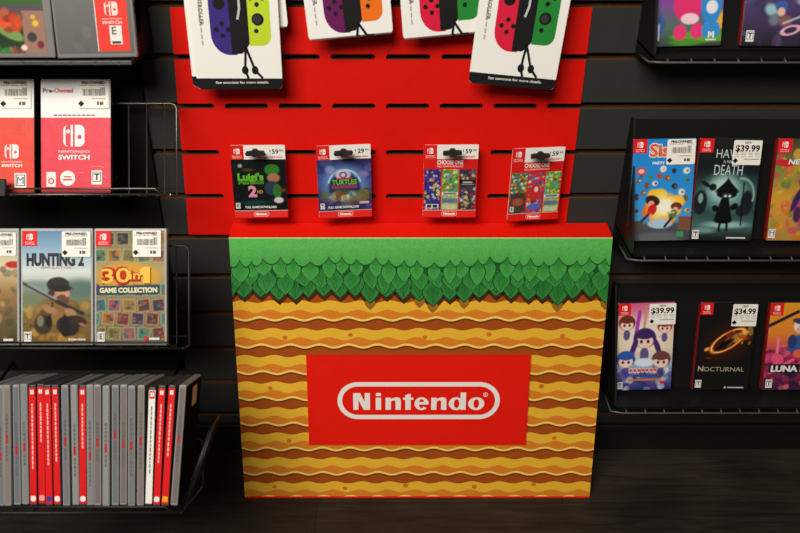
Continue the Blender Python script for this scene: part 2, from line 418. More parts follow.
def display_box():
    W, HZ, DT, DB = 0.6285, 0.4836, 0.045, 0.141
    t = thing('display_box', 'large cardboard display box printed with green leaves and wavy orange earth, standing on the floor', 'display box', (0.0568, -0.0045, 0))
    oy = 0.0045
    b = B()
    b.prism([[(-0.001 + 0.0, 0), (-DB + oy, 0), (-DT + oy, HZ), (0.0, HZ + 0.006)]], -W / 2, W / 2, axis='x')
    body = b.build('box_body', M_REDBOX, t)
    ang = math.atan2(DB - DT, HZ)
    L = math.hypot(DB - DT, HZ)
    # printed front: x = u - W/2, z = v along the sloping face
    p = Print(g=1.02, eps=0.00006)
    rnd = random.Random(7)
    wl = 0.0497
    U = [i * W / 150 for i in range(151)]
    X = lambda u: u - W / 2
    p.rect(X(0), 0.004, X(W), L - 0.0005, (228, 176, 48))
    Y0 = 0.3809 - 0.0497 * 8
    per = 0.0497
    def band(vtop, vbot, col, lay, at=0.0023, ab=0.0023, pt=0.0, pb=0.0, sharp=0.0):
        o = len(p.v); y = -lay * p.eps; c = lin(col, p.g)
        def wv(u, ph):
            s = math.cos(2 * math.pi * ((u - 0.0443) / wl - ph)); 
            return s + sharp * math.cos(4 * math.pi * ((u - 0.0443) / wl - ph))
        for u in U:
            a = max(0.004, vtop + at * wv(u, pt)); d = max(0.004, vbot + ab * wv(u, pb))
            p.v.append((X(u), y, d)); p.c.append(c); p.v.append((X(u), y, a)); p.c.append(c)
        for i in range(len(U) - 1):
            k = o + 2 * i; p.f.append((k, k + 2, k + 3, k + 1))
    for k in range(10):
        v = Y0 + per * k                          # top of a yellow band
        band(v - 0.0175, v - 0.0310, (214, 124, 34), 3, pt=0.35, pb=0.0, at=.003)
        band(v - 0.0290, v - 0.0360, (110, 50, 8), 4, pt=0, pb=0.02, at=.0030, ab=.0030)
        band(v - 0.0290, v - 0.0328, (245, 208, 104), 5, at=.0030, ab=.0028)
        band(v - 0.0350, v - 0.0497, (158, 72, 14), 3, pt=0.02, pb=0.42)
    p.layer = 6
    for u, v in ((.0847, .3163), (.1961, .3215), (.3227, .3174), (.4318, .3225), (.5575, .3194), (.055, .2214), (.0841, .1185), (.0544, .0246), (.1821, .0217), (.2924, .0274), (.5268, .2253), (.5559, .124), (.4171, .0246), (.5246, .0303)):
        r = 0.0032 + 0.0012 * rnd.random()
        p.poly(ell(X(u) + .0008, v - .0006, r * 1.25, r * 1.15, 7, rot=rnd.random() * 60), (190, 112, 34), 6)
        p.poly(ell(X(u), v, r, r * .9, 7, rot=rnd.random() * 60), (210, 108, 22), 7)
    # leaf fringe
    def clampx(loop): return [(max(-W / 2, min(W / 2, a)), c) for a, c in loop]
    def leaf(u, v, w, h, skew=0.0, n=12):
        pts = []
        prof = [(0, 0), (.12, .36), (.25, .72), (.38, .96), (.52, 1.0), (.68, .82), (.86, .42), (1, 0)]
        for f, q in prof: pts.append((X(u) - w / 2 * q + skew * f, v - h * f))
        for f, q in reversed(prof[1:-1]): pts.append((X(u) + w / 2 * q + skew * f, v - h * f))
        return clampx(pts)
    LT = L - 0.0005
    # brown shade strip printed below the leaves
    pat = [(0.0, .002), (.013, -.004), (.028, .0), (.040, -.006), (.054, .002), (.066, -.004)]
    lows = []
    u = -0.004
    while u < W + 0.01:
        lows.append((u, 0.3875 + rnd.uniform(-.0045, .005) - (0.010 if rnd.random() < .16 else 0))); u += rnd.uniform(.021, .030)
    
    for u, v in lows:                           # dark silhouettes under the tips
        p.poly(leaf(u + .001, v + .040, .038, .0490), (70, 32, 10), 8.4)
        if v < .384: p.poly(leaf(u, v + .010, .018, .0235), (150, 100, 26), 8.6)
    p.rect(X(0), 0.405, X(W), LT, (24, 84, 32), 9)
    lay = 10.0
    def row(vtop, hh, ww, base, edge, step, jit, off):
        nonlocal lay
        us = []; u = off
        while u < W + 0.01: us.append(u); u += step + rnd.uniform(-jit, jit)
        rnd.shuffle(us)
        for i, u in enumerate(us):
            w = ww * rnd.uniform(.8, 1.2); h = hh * rnd.uniform(.85, 1.25); vt = vtop + rnd.uniform(-.006, .005); sk = rnd.uniform(-.008, .008)
            a = lay + 0.25 * (i % 4)
            p.poly(leaf(u, vt + .0018, w * 1.13, h * 1.07, sk), (16, 66, 26), a)
            lp = leaf(u, vt, w, h, sk)
            n = len(lp)
            def ec(f):
                q = abs(f - 0.5) * 2           # 1 at the top, 0 at the tip
                return tuple(e + (c - e) * q * .75 for c, e in zip(base, edge))
            p.fan(lp, (max(-W / 2, min(W / 2, X(u))), vt - h * .38), base, ec, a + 0.12)
            # ribs
            for sgn in (-1, 1):
                xx = X(u) + sgn * w * .2
                if abs(xx) < W / 2 - .006: p.line([(X(u) + sk * .9, vt - h * .9), (xx + sk * .4, vt - h * .45)], .0007, tuple(c * .72 for c in base), a + .18)
        lay += 1.4
    for u, v in lows:
        w = rnd.uniform(.030, .037); a = lay + rnd.choice((0, .3, .6))
        p.poly(leaf(u, v + .0455, w * 1.1, .048), (16, 66, 26), a)
        p.fan(leaf(u, v + .045, w, .045), (max(-W / 2, min(W / 2, X(u))), v + .03), (28, 98, 38), (50, 130, 56), a + .12)
        for sgn in (-1, 0, 1):
            xx = X(u) + sgn * w * .3
            if abs(xx) < W / 2 - .004 and abs(X(u)) < W / 2 - .004: p.line([(X(u), v + .004), (xx, v + .026)], .0008, (22, 84, 34), a + .18)
    lay += 1.4
    row(0.4385, .037, .028, (36, 114, 46), (58, 144, 64), .0275, .004, .006)
    # grass: smooth top with pointed lower edge between leaf tips
    us = []; u = -.004
    while u < W + .02: us.append((u, .4550 + rnd.uniform(-.005, .005))); u += rnd.uniform(.018, .033)
    gp = [(-W / 2, LT)]
    edge = []
    for (ua, va), (ub, vb) in zip(us, us[1:]):
        n = 6
        for i in range(n):
            f = i / n; dip = .0115 * (math.sin(math.pi * f) ** .8)
            edge.append((X(ua + (ub - ua) * f), va + (vb - va) * f - dip))
    edge = [e for e in edge if -W / 2 < e[0] < W / 2]
    edge = [(-W / 2, edge[0][1])] + edge + [(W / 2, edge[-1][1])]
    def gband(dv, top, cb, ct, layer):
        o = len(p.v); y = -layer * p.eps
        for a, v in edge:
            p.v.append((a, y, v + dv)); p.c.append(lin(cb, p.g)); p.v.append((a, y, top)); p.c.append(lin(ct, p.g))
        for i in range(len(edge) - 1):
            k = o + 2 * i; p.f.append((k, k + 2, k + 3, k + 1))
    # top-row leaves hang from the peaks
    for i, (u, v) in enumerate(us):
        if u > W + .004: break
        w = rnd.uniform(.021, .030); h = rnd.uniform(.028, .048); a = lay + .3 * (i % 2)
        p.poly(leaf(u, v + .002, w * 1.12, h * 1.07), (14, 62, 24), a)
        p.fan(leaf(u, v, w, h), (max(-W / 2, min(W / 2, X(u))), v - h * .4), (50, 138, 56), lambda f: (68, 156, 70) if abs(f - .5) < .3 else (40, 120, 48), a + .12)
    lay += .8
    gband(-.0012, LT - .02, (14, 70, 26), (40, 110, 44), lay)
    gband(0.0008, LT - .016, (72, 160, 72), (88, 176, 82), lay + .2)
    o = len(p.v)
    p.rect(X(0), LT - .018, X(W), LT, (90, 178, 84), lay + .3)
    p.rect(X(0), LT - .0022, X(W), LT, (150, 215, 135), lay + .5)
    p.build('printed_front', P_BOX, t, (0, -DB + oy - 0.0004, 0), (-ang, 0, 0))
    # red plaque with lettering
    s = Print(g=1.0, eps=0.00008)
    b = B(); b.prism([[(.1205 - W / 2, .1110), (.5058 - W / 2, .1110), (.5058 - W / 2, .2845), (.1205 - W / 2, .2845)]], -.0014, 0)
    M4 = None
    plq = b.build('brand_plaque', M_REDBOX, t, (0, -DB + oy - 0.0026, .0012), (-ang, 0, 0))
    a0, a1, c0, c1 = .1728 - W / 2, .4560 - W / 2, .1622, .2335
    st = .0083
    s.poly([rrect(a0, c0, a1, c1, (c1 - c0) / 2, 14), rrect(a0 + st, c0 + st, a1 - st, c1 - st, (c1 - c0) / 2 - st, 14)], (236, 232, 224), 1)
    kx = (.4287 - .2002) / (638 - 185); kz = (.2127 - .1804) / 58
    brand_letters(s, lambda a: .2002 - W / 2 + (a - 185) * kx, lambda c: .1804 + (205 - c) * kz, (236, 232, 224), 1)
    s.build('brand_lettering', P_CARD, plq, (0, -.0016, 0))
    return t
display_box()

# ------------------------------------------------------------------ marks shared by prints
def console_mark(p, x, z, h, col, bg, words=True, wcol=None):
    """split-controller mark, h high, centred at x, bottom at z"""
    w = h * .98; g = h * .045; lw = h * .10
    ly = p.layer + 1
    p.layer += 2
    def half(x0, x1, rl, rr):
        n = 6; out = []
        for cx, cz, a, r in ((x1, z + h, 0, rr), (x0, z + h, 90, rl), (x0, z, 180, rl), (x1, z, 270, rr)):
            sx = -1 if cx == x1 else 1; sz = -1 if cz == z + h else 1
            for i in range(n + 1):
                tt = R(a + 90 * i / n); out.append((cx + sx * r + r * math.cos(tt), cz + sz * r + r * math.sin(tt)))
        return out
    p.poly([half(x - w / 2, x - g, h * .24, h * .01), half(x - w / 2 + lw, x - g - lw, h * .15, h * .01)], col, ly)
    p.poly(ell(x - w * .27, z + h * .70, h * .09, h * .09, 12), col, ly)
    p.poly(half(x + g, x + w / 2, h * .01, h * .24), col, ly)
    p.poly(ell(x + w * .27, z + h * .44, h * .105, h * .105, 12), bg, ly + 1)
    if words:
        p.text('NINTENDO', x, z - h * .29, h * .11, wcol or col, w=h * 1.45, bold=.0, layer=ly)
        p.text('SWITCH', x, z - h * .60, h * .20, wcol or col, w=h * 1.45, bold=.03, layer=ly)

def corner_mark(p, x0, z1, s):
    """red square with the mark, top-left corner at x0, z1"""
    p.layer += 1; p.rect(x0, z1 - s * 1.02, x0 + s, z1, (222, 30, 28), p.layer)
    console_mark(p, x0 + s / 2, z1 - s * .62, s * .42, (245, 240, 235), (222, 30, 28), words=False)
    p.text('NINTENDO', x0 + s / 2, z1 - s * .80, s * .07, (245, 240, 235), w=s * .6, layer=p.layer)
    p.text('SWITCH', x0 + s / 2, z1 - s * .93, s * .09, (245, 240, 235), w=s * .6, layer=p.layer)

def rating(p, x0, z0, w, ch):
    h = w * 1.35
    p.layer += 1; L = p.layer
    p.rect(x0, z0, x0 + w, z0 + h, (232, 230, 224), L); p.rect(x0 + w * .1, z0 + h * .2, x0 + w * .9, z0 + h * .9, (20, 20, 20), L + 1)
    p.rect(x0 + w * .17, z0 + h * .25, x0 + w * .83, z0 + h * .85, (238, 236, 230), L + 2)
    p.text(ch, x0 + w * .5, z0 + h * .33, h * .44, (15, 15, 15), bold=0.0 if ch == 'M' else .04, layer=L + 3); p.layer = L + 3

def sticker(parent, y, x0, z0, w, h, kind, g, price=None, seed=0):
    p = Print(g=g); r = random.Random(seed)
    p.poly(rrect(x0, z0, x0 + w, z0 + h, .002), (238, 234, 224))
    K = (40, 38, 40)
    if kind == 'used':
        p.text('PRE-OWNED', x0 + w * .5, z0 + h * .855, h * .095, K, w=w * .74, bold=.05)
        for i in range(3): p.rect(x0 + w * (.05 + .3 * i), z0 + h * .80, x0 + w * (.3 + .3 * i), z0 + h * .82, (150, 145, 140), 2)
        x = x0 + w * .16
        while x < x0 + w * .86:
            bw = w * r.choice((.008, .014, .022)); p.rect(x, z0 + h * .45, x + bw, z0 + h * (.68 if x < x0 + w * .7 else .74), (40, 38, 40), 2); x += bw + w * r.choice((.01, .014, .02))
        p.rect(x0 + w * .45, z0 + h * .33, x0 + w * .9, z0 + h * .355, (150, 145, 140), 2)
        p.rect(x0 + w * .62, z0 + h * .12, x0 + w * .68, z0 + h * .24, K, 2); p.rect(x0 + w * .71, z0 + h * .12, x0 + w * .82, z0 + h * .24, (90, 88, 88), 2)
    else:
        p.text('NEW', x0 + w * .5, z0 + h * .86, h * .09, K, w=w * .24, bold=.02)
        p.text(price, x0 + w * .5, z0 + h * .55, h * .25, (20, 20, 22), w=w * .86, bold=.03)
        for k, zz in enumerate((.47, .41, .33)):
            for i in range(4): p.rect(x0 + w * (.04 + .24 * i + .02 * k), z0 + h * zz, x0 + w * (.22 + .24 * i), z0 + h * (zz + .022), (160, 155, 148), 2)
        p.rect(x0 + w * .4, z0 + h * .22, x0 + w * .94, z0 + h * .25, (120, 116, 112), 2)
    d = h * .11; cx, cz = x0 + w * .11, z0 + h * .17
    p.poly([(cx - d, cz), (cx, cz - d), (cx + d, cz), (cx, cz + d)], (15, 15, 15), 3)
    return p.build('price_sticker', P_STICK, parent, (0, y, 0))

# ------------------------------------------------------------------ game cases
def case(label, loc, lean, paint, w=.105, h=.170, d=.0105, roll=0, yaw=0, shell=None, g=1.0, margin=(.0028, .0028, .0025, .0035), stick=None, spine=None, pm=None, group=None):
    t = thing('game_case', label, 'game case', loc, (-R(lean), R(roll), R(yaw)), group or 'game cases facing outward')
    b = B(); b.box((0, 0, h / 2), (w, d, h), .0016); b.build('case_shell', shell or M_CLEAR, t)
    ml, mr, mb, mt = margin
    x0, x1, z0, z1 = -w / 2 + ml, w / 2 - mr, mb, h - mt
    p = Print(g=g)
    paint(p, x0, z0, x1, z1)
    p.build('cover_insert', pm or P_CASE, t, (0, -d / 2 - .0002, 0))
    if stick:
        kind, sx, sz, sw, sh = stick[:5]
        sticker(t, -d / 2 - .0002 - .00012 * (p.layer + 6), sx, sz, sw, sh, kind, g, stick[5] if len(stick) > 5 else None, seed=len(label))
    if spine:
        b = B(); b.box((-w / 2 - .0002, 0, h / 2), (.0006, d * .82, h * .97)); b.build('spine_strip', spine, t)
    return t

M_SPINERED = mat('red_spine_print', (150, 14, 16), .4)
M_RAIL = mat('grey_metal_rail', (96, 94, 88), .4, metal=.4)
A28 = 28.0
def uv(p, x0, z0, x1, z1): return (lambda u: x0 + (x1 - x0) * u), (lambda v: z1 - (z1 - z0) * v)

def paint_hunt(p, x0, z0, x1, z1):
    X, Z = uv(p, x0, z0, x1, z1); c = Canvas(x1 - x0, z1 - z0, seed=3)
    c.grad([(0, (96, 134, 172)), (.2, (150, 178, 196)), (.36, (206, 212, 208)), (.5, (170, 178, 160)), (.62, (120, 108, 70)), (1, (104, 74, 30))])
    c.ell(.2, .5, .3, .06, (120, 140, 132), .7); c.ell(.85, .52, .3, .09, (88, 110, 100), .7); c.ell(.1, .62, .3, .08, (110, 120, 90), .8)
    c.noise(70, [(176, 132, 46), (140, 100, 30), (90, 70, 30), (190, 150, 70), (60, 52, 28)], .6, .66, 1.0)
    c.ell(.5, .74, .34, .14, (112, 86, 46), .5); c.ell(.36, .7, .2, .06, (140, 112, 66), .6); c.ell(.58, .66, .2, .06, (124, 92, 50), .5)
    c.ell(.56, .555, .13, .07, (186, 138, 108), .3); c.ell(.585, .61, .10, .045, (96, 66, 44), .4)
    c.ell(.52, .475, .165, .065, (44, 42, 40), .25); c.ell(.55, .51, .17, .03, (34, 33, 32), .3)
    c.ell(.47, .565, .035, .025, (172, 122, 96), .3); c.ell(.645, .57, .022, .014, (196, 146, 116), .3); c.ell(.42, .555, .05, .03, (62, 46, 36), .4)
    c.ell(.30, .80, .10, .12, (92, 66, 30), .5, 15); c.ell(.55, .78, .16, .06, (134, 102, 50), .5); c.line(.44, .64, .36, .9, .03, (60, 56, 40))
    c.line(-.02, .455, .62, .665, .035, (58, 56, 54)); c.line(.5, .625, .88, .735, .055, (40, 34, 30)); c.line(.08, .475, .5, .61, .018, (150, 150, 148))
    c.ell(.40, .70, .11, .03, (158, 118, 84), .4, 20); c.ell(.7, .72, .09, .03, (160, 120, 86), .4, 20)
    c.ell(.66, .845, .17, .085, (34, 26, 22), .3, 20); c.ell(.74, .80, .10, .05, (40, 30, 26), .3); c.ell(.775, .795, .012, .008, (150, 110, 60), .3); c.ell(.64, .80, .035, .06, (22, 17, 15), .3, -20); c.ell(.82, .80, .12, .045, (46, 34, 28), .3, 15); c.ell(.62, .86, .07, .08, (24, 18, 16), .3); c.ell(.87, .83, .05, .012, (176, 96, 90), .4, 20)
    c.ell(.30, .83, .13, .085, (52, 44, 36), .35); c.ell(.26, .80, .05, .05, (120, 110, 92), .5); c.ell(.38, .8, .05, .05, (24, 20, 18), .4)
    p.canvas(c.a, x0, z0, x1, z1)
    w = x1 - x0
    p.text('HUNTING 2', X(.06), Z(.305), (z1 - z0) * .10, (46, 48, 52), w=w * .84, align='l', bold=.06)
    p.text('SIMULATOR', X(.26), Z(.335), (z1 - z0) * .017, (170, 40, 36), w=w * .46, align='l')
    corner_mark(p, x0, z1, w * .22); rating(p, X(.02), Z(.985), w * .11, 'T')
    p.text('nacon', X(.8), Z(.97), (z1 - z0) * .022, (236, 236, 232), w=w * .24, bold=.02)

def paint_30(p, x0, z0, x1, z1):
    X, Z = uv(p, x0, z0, x1, z1); c = Canvas(x1 - x0, z1 - z0, seed=8)
    c.grad([(0, (110, 104, 78)), (.35, (168, 150, 96)), (.6, (124, 116, 90)), (1, (96, 84, 66))])
    pal = [(44, 70, 48), (50, 100, 120), (110, 44, 34), (160, 104, 40), (64, 40, 70), (36, 36, 44), (110, 112, 56), (60, 120, 110), (140, 80, 90)]
    for r_, v in enumerate((.07, .22, .52, .66, .78, .91)):
        for k in range(6):
            u = -.04 + k * .215 + (r_ % 2) * .09; rot = c.rng.randint(-9, 9)
            c.rect(u - .092, v - .056, u + .092, v + .056, (176, 166, 116), 1, rot)
            b0 = pal[c.rng.randint(9)]; c.rect(u - .082, v - .05, u + .082, v + .05, b0, 1, rot)
            for _ in range(11):
                c.ell(u + c.rng.uniform(-.06, .06), v + c.rng.uniform(-.035, .035), c.rng.uniform(.010, .030), c.rng.uniform(.006, .016), pal[c.rng.randint(9)], .4, op=.8)
    c.ell(.47, .41, .46, .13, (216, 150, 40), .5, op=.75)
    p.canvas(c.a, x0, z0, x1, z1)
    w, h = x1 - x0, z1 - z0
    for dx, dz, col, bo in ((.008, -.008, (90, 20, 10), .10), (0, 0, (186, 36, 14), .10), (-.002, .002, (250, 190, 70), .01)):
        p.text('30', X(.30 + dx), Z(.46 - dz), h * .125, col, w=w * (.42 if bo else .35), bold=bo, rot=3)
        p.text('in', X(.57 + dx), Z(.43 - dz), h * .075, col, w=w * (.15 if bo else .12), bold=bo, rot=2)
        e = .0024 if bo else 0; cx, cz = X(.725 + dx), Z(.452 - dz); hh = h * .115
        p.poly([(cx - .001 - e, cz - e), (cx + .0045 + e, cz - e), (cx + .0045 + e, cz + hh + e), (cx - .0005 - e, cz + hh + e), (cx - .0055 - e, cz + hh * .78 + e), (cx - .0055 - e, cz + hh * .58 - e), (cx - .001 - e, cz + hh * .66 - e)], col)
    p.layer += 1; p.poly([(X(.03), Z(.49)), (X(.93), Z(.475)), (X(.92), Z(.555)), (X(.02), Z(.57))], (38, 72, 78), p.layer)
    p.text('GAME COLLECTION', X(.475), Z(.545), h * .04, (236, 228, 190), w=w * .84, bold=.04, rot=.6)
    corner_mark(p, x0, z1, w * .22); rating(p, X(.02), Z(.985), w * .11, 'E')
    p.layer += 1; p.poly(ell(X(.73), Z(.955), w * .035, w * .035, 16), (196, 40, 50), p.layer); p.rect(X(.78), Z(.965), X(.93), Z(.945), (220, 215, 210), p.layer)

def sleeve(p, x0, z0, x1, z1, full=True, extra=0.0):
    X, Z = uv(p, x0, z0, x1, z1); w, h = x1 - x0, z1 - z0
    p.rect(x0, Z(.345), x1, z1, (232, 230, 228)); red = (220, 52, 70) if full else (222, 66, 46)
    p.layer = 1
    p.rect(x0, z0, x1, Z(.34), red, 1)
    if full:
        p.layer = 2
        p.text('Pre-', X(.03), Z(.12), h * .038, (50, 46, 48), w=w * .16, align='l', bold=.03)
        p.text('Owned', X(.195), Z(.12), h * .038, (200, 36, 40), w=w * .27, align='l', bold=.03)
        p.layer += 1
        for i in range(9): p.rect(X(.18 + .068 * i), Z(.325), X(.235 + .068 * i), Z(.313), (120, 112, 112), p.layer)
        console_mark(p, X(.475), Z(.595), h * .19, (244, 238, 236), red)
        p.layer += 1; L = p.layer
        p.rect(X(.08), Z(.95), X(.215), Z(.82), (236, 226, 222), L); p.poly([ell(X(.147), Z(.90), w * .045, w * .045, 16), ell(X(.147), Z(.90), w * .025, w * .025, 16)], (200, 50, 60), L + 1)
        p.poly(ell(X(.385), Z(.875), w * .108, w * .108, 24), (240, 232, 226), L)
        p.rect(X(.315), Z(.895), X(.455), Z(.88), (200, 60, 66), L + 1); p.rect(X(.33), Z(.868), X(.44), Z(.856), (200, 60, 66), L + 1)
        p.layer = L + 1; rating(p, X(.73), Z(.93), w * .15, 'T')
        for k in range(8):
            r = random.Random(k); a = r.uniform(.55, .97); v = r.uniform(.4, .9)
            p.line([(X(a), Z(v)), (X(a - .08), Z(v - .02 + r.uniform(-.01, .03)))], .0005, (242, 150, 160), 3)
    else:
        p.rect(x0, z0, X(.10 + extra), Z(.34), (150, 150, 152), 1.5)
        console_mark(p, X(.68), Z(.70), h * .125, (244, 236, 230), red)
        p.layer += 1; L = p.layer
        p.poly([rrect(X(.3), Z(.47), X(.9), Z(.36), .003), rrect(X(.31), Z(.467), X(.89), Z(.363), .003)], (200, 100, 90), L)
        rating(p, X(.72), Z(.97), w * .17, 'M')

# ---- left rack: stepped wire shelves leaning back, one in front of the other
def wire_shelf(label, lx0, lx1, loc, lean, back_h, mt, depth=.035, step=.027, lip=.0, wall_y=None, end_lean=None):
    """wire shelf: local x along, local z up the leaning back, local y into the rack; origin at the front of the shelf floor"""
    t = thing('wire_shelf', label, 'shelf', loc, (-R(lean), 0, 0), 'wire shelves on the left')
    r = .0013
    yb = depth
    b = B(); b.tube([(lx0, -.012, -.0030), (lx1, -.012, -.0030)], .0017); b.tube([(lx0, -.013, .0055), (lx1 - .022, -.013, .0055), (lx1 - .014, -.012, -.001)], .0015)
    b.build('front_rail', mt, t)
    b = B()
    z1 = back_h; rc = .008
    b.tube([(lx0, yb, z1), (lx1 - rc, yb, z1), (lx1 - rc * .3, yb, z1 - rc * .3), (lx1, yb, z1 - rc), (lx1, yb, .0), (lx1, yb - .004, -.003), (lx1, -.012, -.003)], .0017)
    b.build('end_frame', mt, t)
    b = B(); b.tube([(lx0, yb + .0025, .010), (lx1 - .004, yb + .0025, .010)], .0013)
    b.build('lower_back_rail', mt, t)
    b = B(); x = lx1 - step * .68
    while x > lx0 + .005:
        b.tube([(x, yb, z1), (x, yb, .001), (x, yb - .004, -.0040), (x, -.012, -.0040)], r, 6); x -= step
    b.build('wire_grid', mt, t)
    # arms run level back to the wall
    cl, sl = math.cos(R(lean)), math.sin(R(lean))
    dy, dz = cl, -sl                     # local axes seen in the world: level direction to the wall = (cos, sin) in local y,z
    y_w, z_w = loc[1], loc[2]
    for x in (lx1 - .10, lx0 + .06):
        b = B()
        wy = loc[1] + yb * cl + .02 * sl; wz = loc[2] - yb * sl + .02 * cl
        need = -wy - .0122
        b.tube([(x, yb + .004, .02), (x, yb + .004 + need * cl, .02 + need * sl)], .003)
        b.tube([(x, yb + .004, z1 * .9), (x, yb + .004, .0)], .002)
        b.build('support_arm', M_WIREB, t)
    if end_lean:
        b = B()
        e = end_lean
        b.tube([(lx1, -.010, 0), (lx1 + e, -.006, .105), (lx1 + e, .06, .115), (lx1, .06, 0)], .0018)
        for k in (.3, .6): b.tube([(lx1, -.01 + .07 * k, 0), (lx1 + e, -.006 + .066 * k, .105 + .01 * k)], .0014)
        b.build('end_panel', mt, t)
    return t

# shelf floors (world): tier one, two, three of the leaning steps
def lean_pt(p, dx, dy, dz, lean):
    c, s = math.cos(R(lean)), math.sin(R(lean))
    return (p[0] + dx, p[1] + dy * c + dz * s, p[2] - dy * s + dz * c)
T1 = (0, -.1215, .5940); T2 = (0, -.2490, .4090); T3 = (0, -.4026, .2435)
ws1 = wire_shelf('open wire shelf of grey rods holding the two red and white cases at left', -.70, -.3175, T1, A28, .138, M_WIRE, .026)
b = B(); b.box((-.585, -.0195, .006), (.062, .006, .026), .0015); b.build('label_holder', M_BLACK, ws1)
ws2 = wire_shelf('black wire shelf carrying the three upright colourful cases at left', -.75, -.2930, T2, A28, .145, M_WIREB, .026)
ws3 = wire_shelf('lowest black wire shelf carrying the row of spine-out cases', -.75, -.2800, T3, A28, .07, M_WIREB, .112, end_lean=.036)

CY = .0055       # cases stand with their backs toward the rack
def on(T, x, lean=A28, y=.0055): return lean_pt((x, T[1], T[2]), 0, y, .0, lean)
gL = 1.0
case('red and white pre-owned case with plain white title band, on the open grey wire shelf', on(T1, -.4600), A28, lambda p, *a: sleeve(p, *a), pm=P_SLEEVE, shell=M_DARKCASE, margin=(.001, .001, .001, .001), stick=('used', .004, .125, .046, .042))
case('orange-red pre-owned case cut by the left picture edge, on the open grey wire shelf', on(T1, -.5735), A28, lambda p, *a: sleeve(p, *a, full=False, extra=.36), pm=P_SLEEVE, shell=M_DARKCASE, margin=(.001, .001, .001, .001), stick=('used', .002, .125, .046, .042))
case('game case with a hunter aiming a rifle beside two dogs', on(T2, -.4782), A28, paint_hunt, stick=('used', .0085, .1285, .0415, .037))
case('game case with a big orange number over a grid of small pictures', on(T2, -.3712), A28, paint_30, stick=('used', .0045, .1285, .041, .038))
def paint_tan(p, x0, z0, x1, z1):
    c = Canvas(x1 - x0, z1 - z0, seed=5); c.grad([(0, (150, 150, 140)), (.3, (212, 196, 160)), (.55, (150, 116, 70)), (1, (60, 56, 40))])
    c.noise(40, [(60, 48, 30), (200, 170, 120), (110, 84, 50), (70, 80, 60)], .6, .3, 1)
    c.ell(.95, .3, .12, .03, (176, 40, 30), .5)
    p.canvas(c.a, x0, z0, x1, z1)
    p.layer += 1; p.rect(x1 - .02, z0 + .004, x1 - .006, z0 + .007, (225, 220, 215), p.layer)
case('tan and brown game case half hidden by the left picture edge beside the hunter', on(T2, -.5855), A28, paint_tan, stick=('used', .013, .130, .036, .034))

# ---- spine-out cases in the lowest tier
SP = [  # bottom x, top x (picture columns measured on the spines), kind
    (-22, -24, 'g'), (1, 0, 'g'), (24, 22, 'b'), (47, 44, 'g'), (70.5, 67, 'g'),
    (95, 92, 'r'), (121, 117.5, 'r'), (144.5, 140, 'r'), (169, 163.5, 'r'), (194, 190, 'g'), (218, 214, 'g'),
    (240, 239, 'r'), (263, 262, 'g'), (286, 286, 'b'), (309, 310, 'g'), (333, 334, 'g'), (357, 359, 'b'), (383, 384.5, 'g'), (407, 410, 'b'),
    (431, 441, 'w'), (455.5, 470, 'r'), (481, 500, 'r'), (506.5, 529, 'b')]
names = {'g': 'grey', 'b': 'brownish grey', 'r': 'red', 'w': 'white'}
where = ['mostly hidden by the left picture edge', 'leftmost grey one fully in view', 'brownish one third from the left', 'second from the first red spine, on its left', 'touching the first red spine on its left',
         'leftmost red one, round mark at its foot', 'second red one from the left', 'third red one from the left, blue mark at its foot', 'fourth red one, blue cover edge showing beside it', 'just right of the four red spines', 'just left of the lone red spine',
         'lone red one between grey spines', 'just right of the lone red spine', 'second to the right of the lone red spine', 'third to the right of the lone red spine', 'fourth to the right of the lone red spine', 'fifth to the right of the lone red spine', 'second from the white spine, on its left', 'touching the white spine on its left',
         'only white one', 'red one right beside the white spine', 'rightmost red one with yellow mark at its foot', 'rightmost of all, tilted at the end']
GREY = [(126, 126, 127), (112, 113, 116), (136, 136, 135), (104, 108, 114)]
BRN = [(124, 112, 109), (114, 102, 99), (126, 114, 111)]
M_SPG = mat('grey_case_plastic', (140, 140, 138), .28, spec=.5, vary=.05)
M_SPK = mat('dark_case_plastic', (70, 68, 68), .3, spec=.5, vary=.05)
M_BLUEC = mat('blue_cover_print', (60, 92, 150), .4)
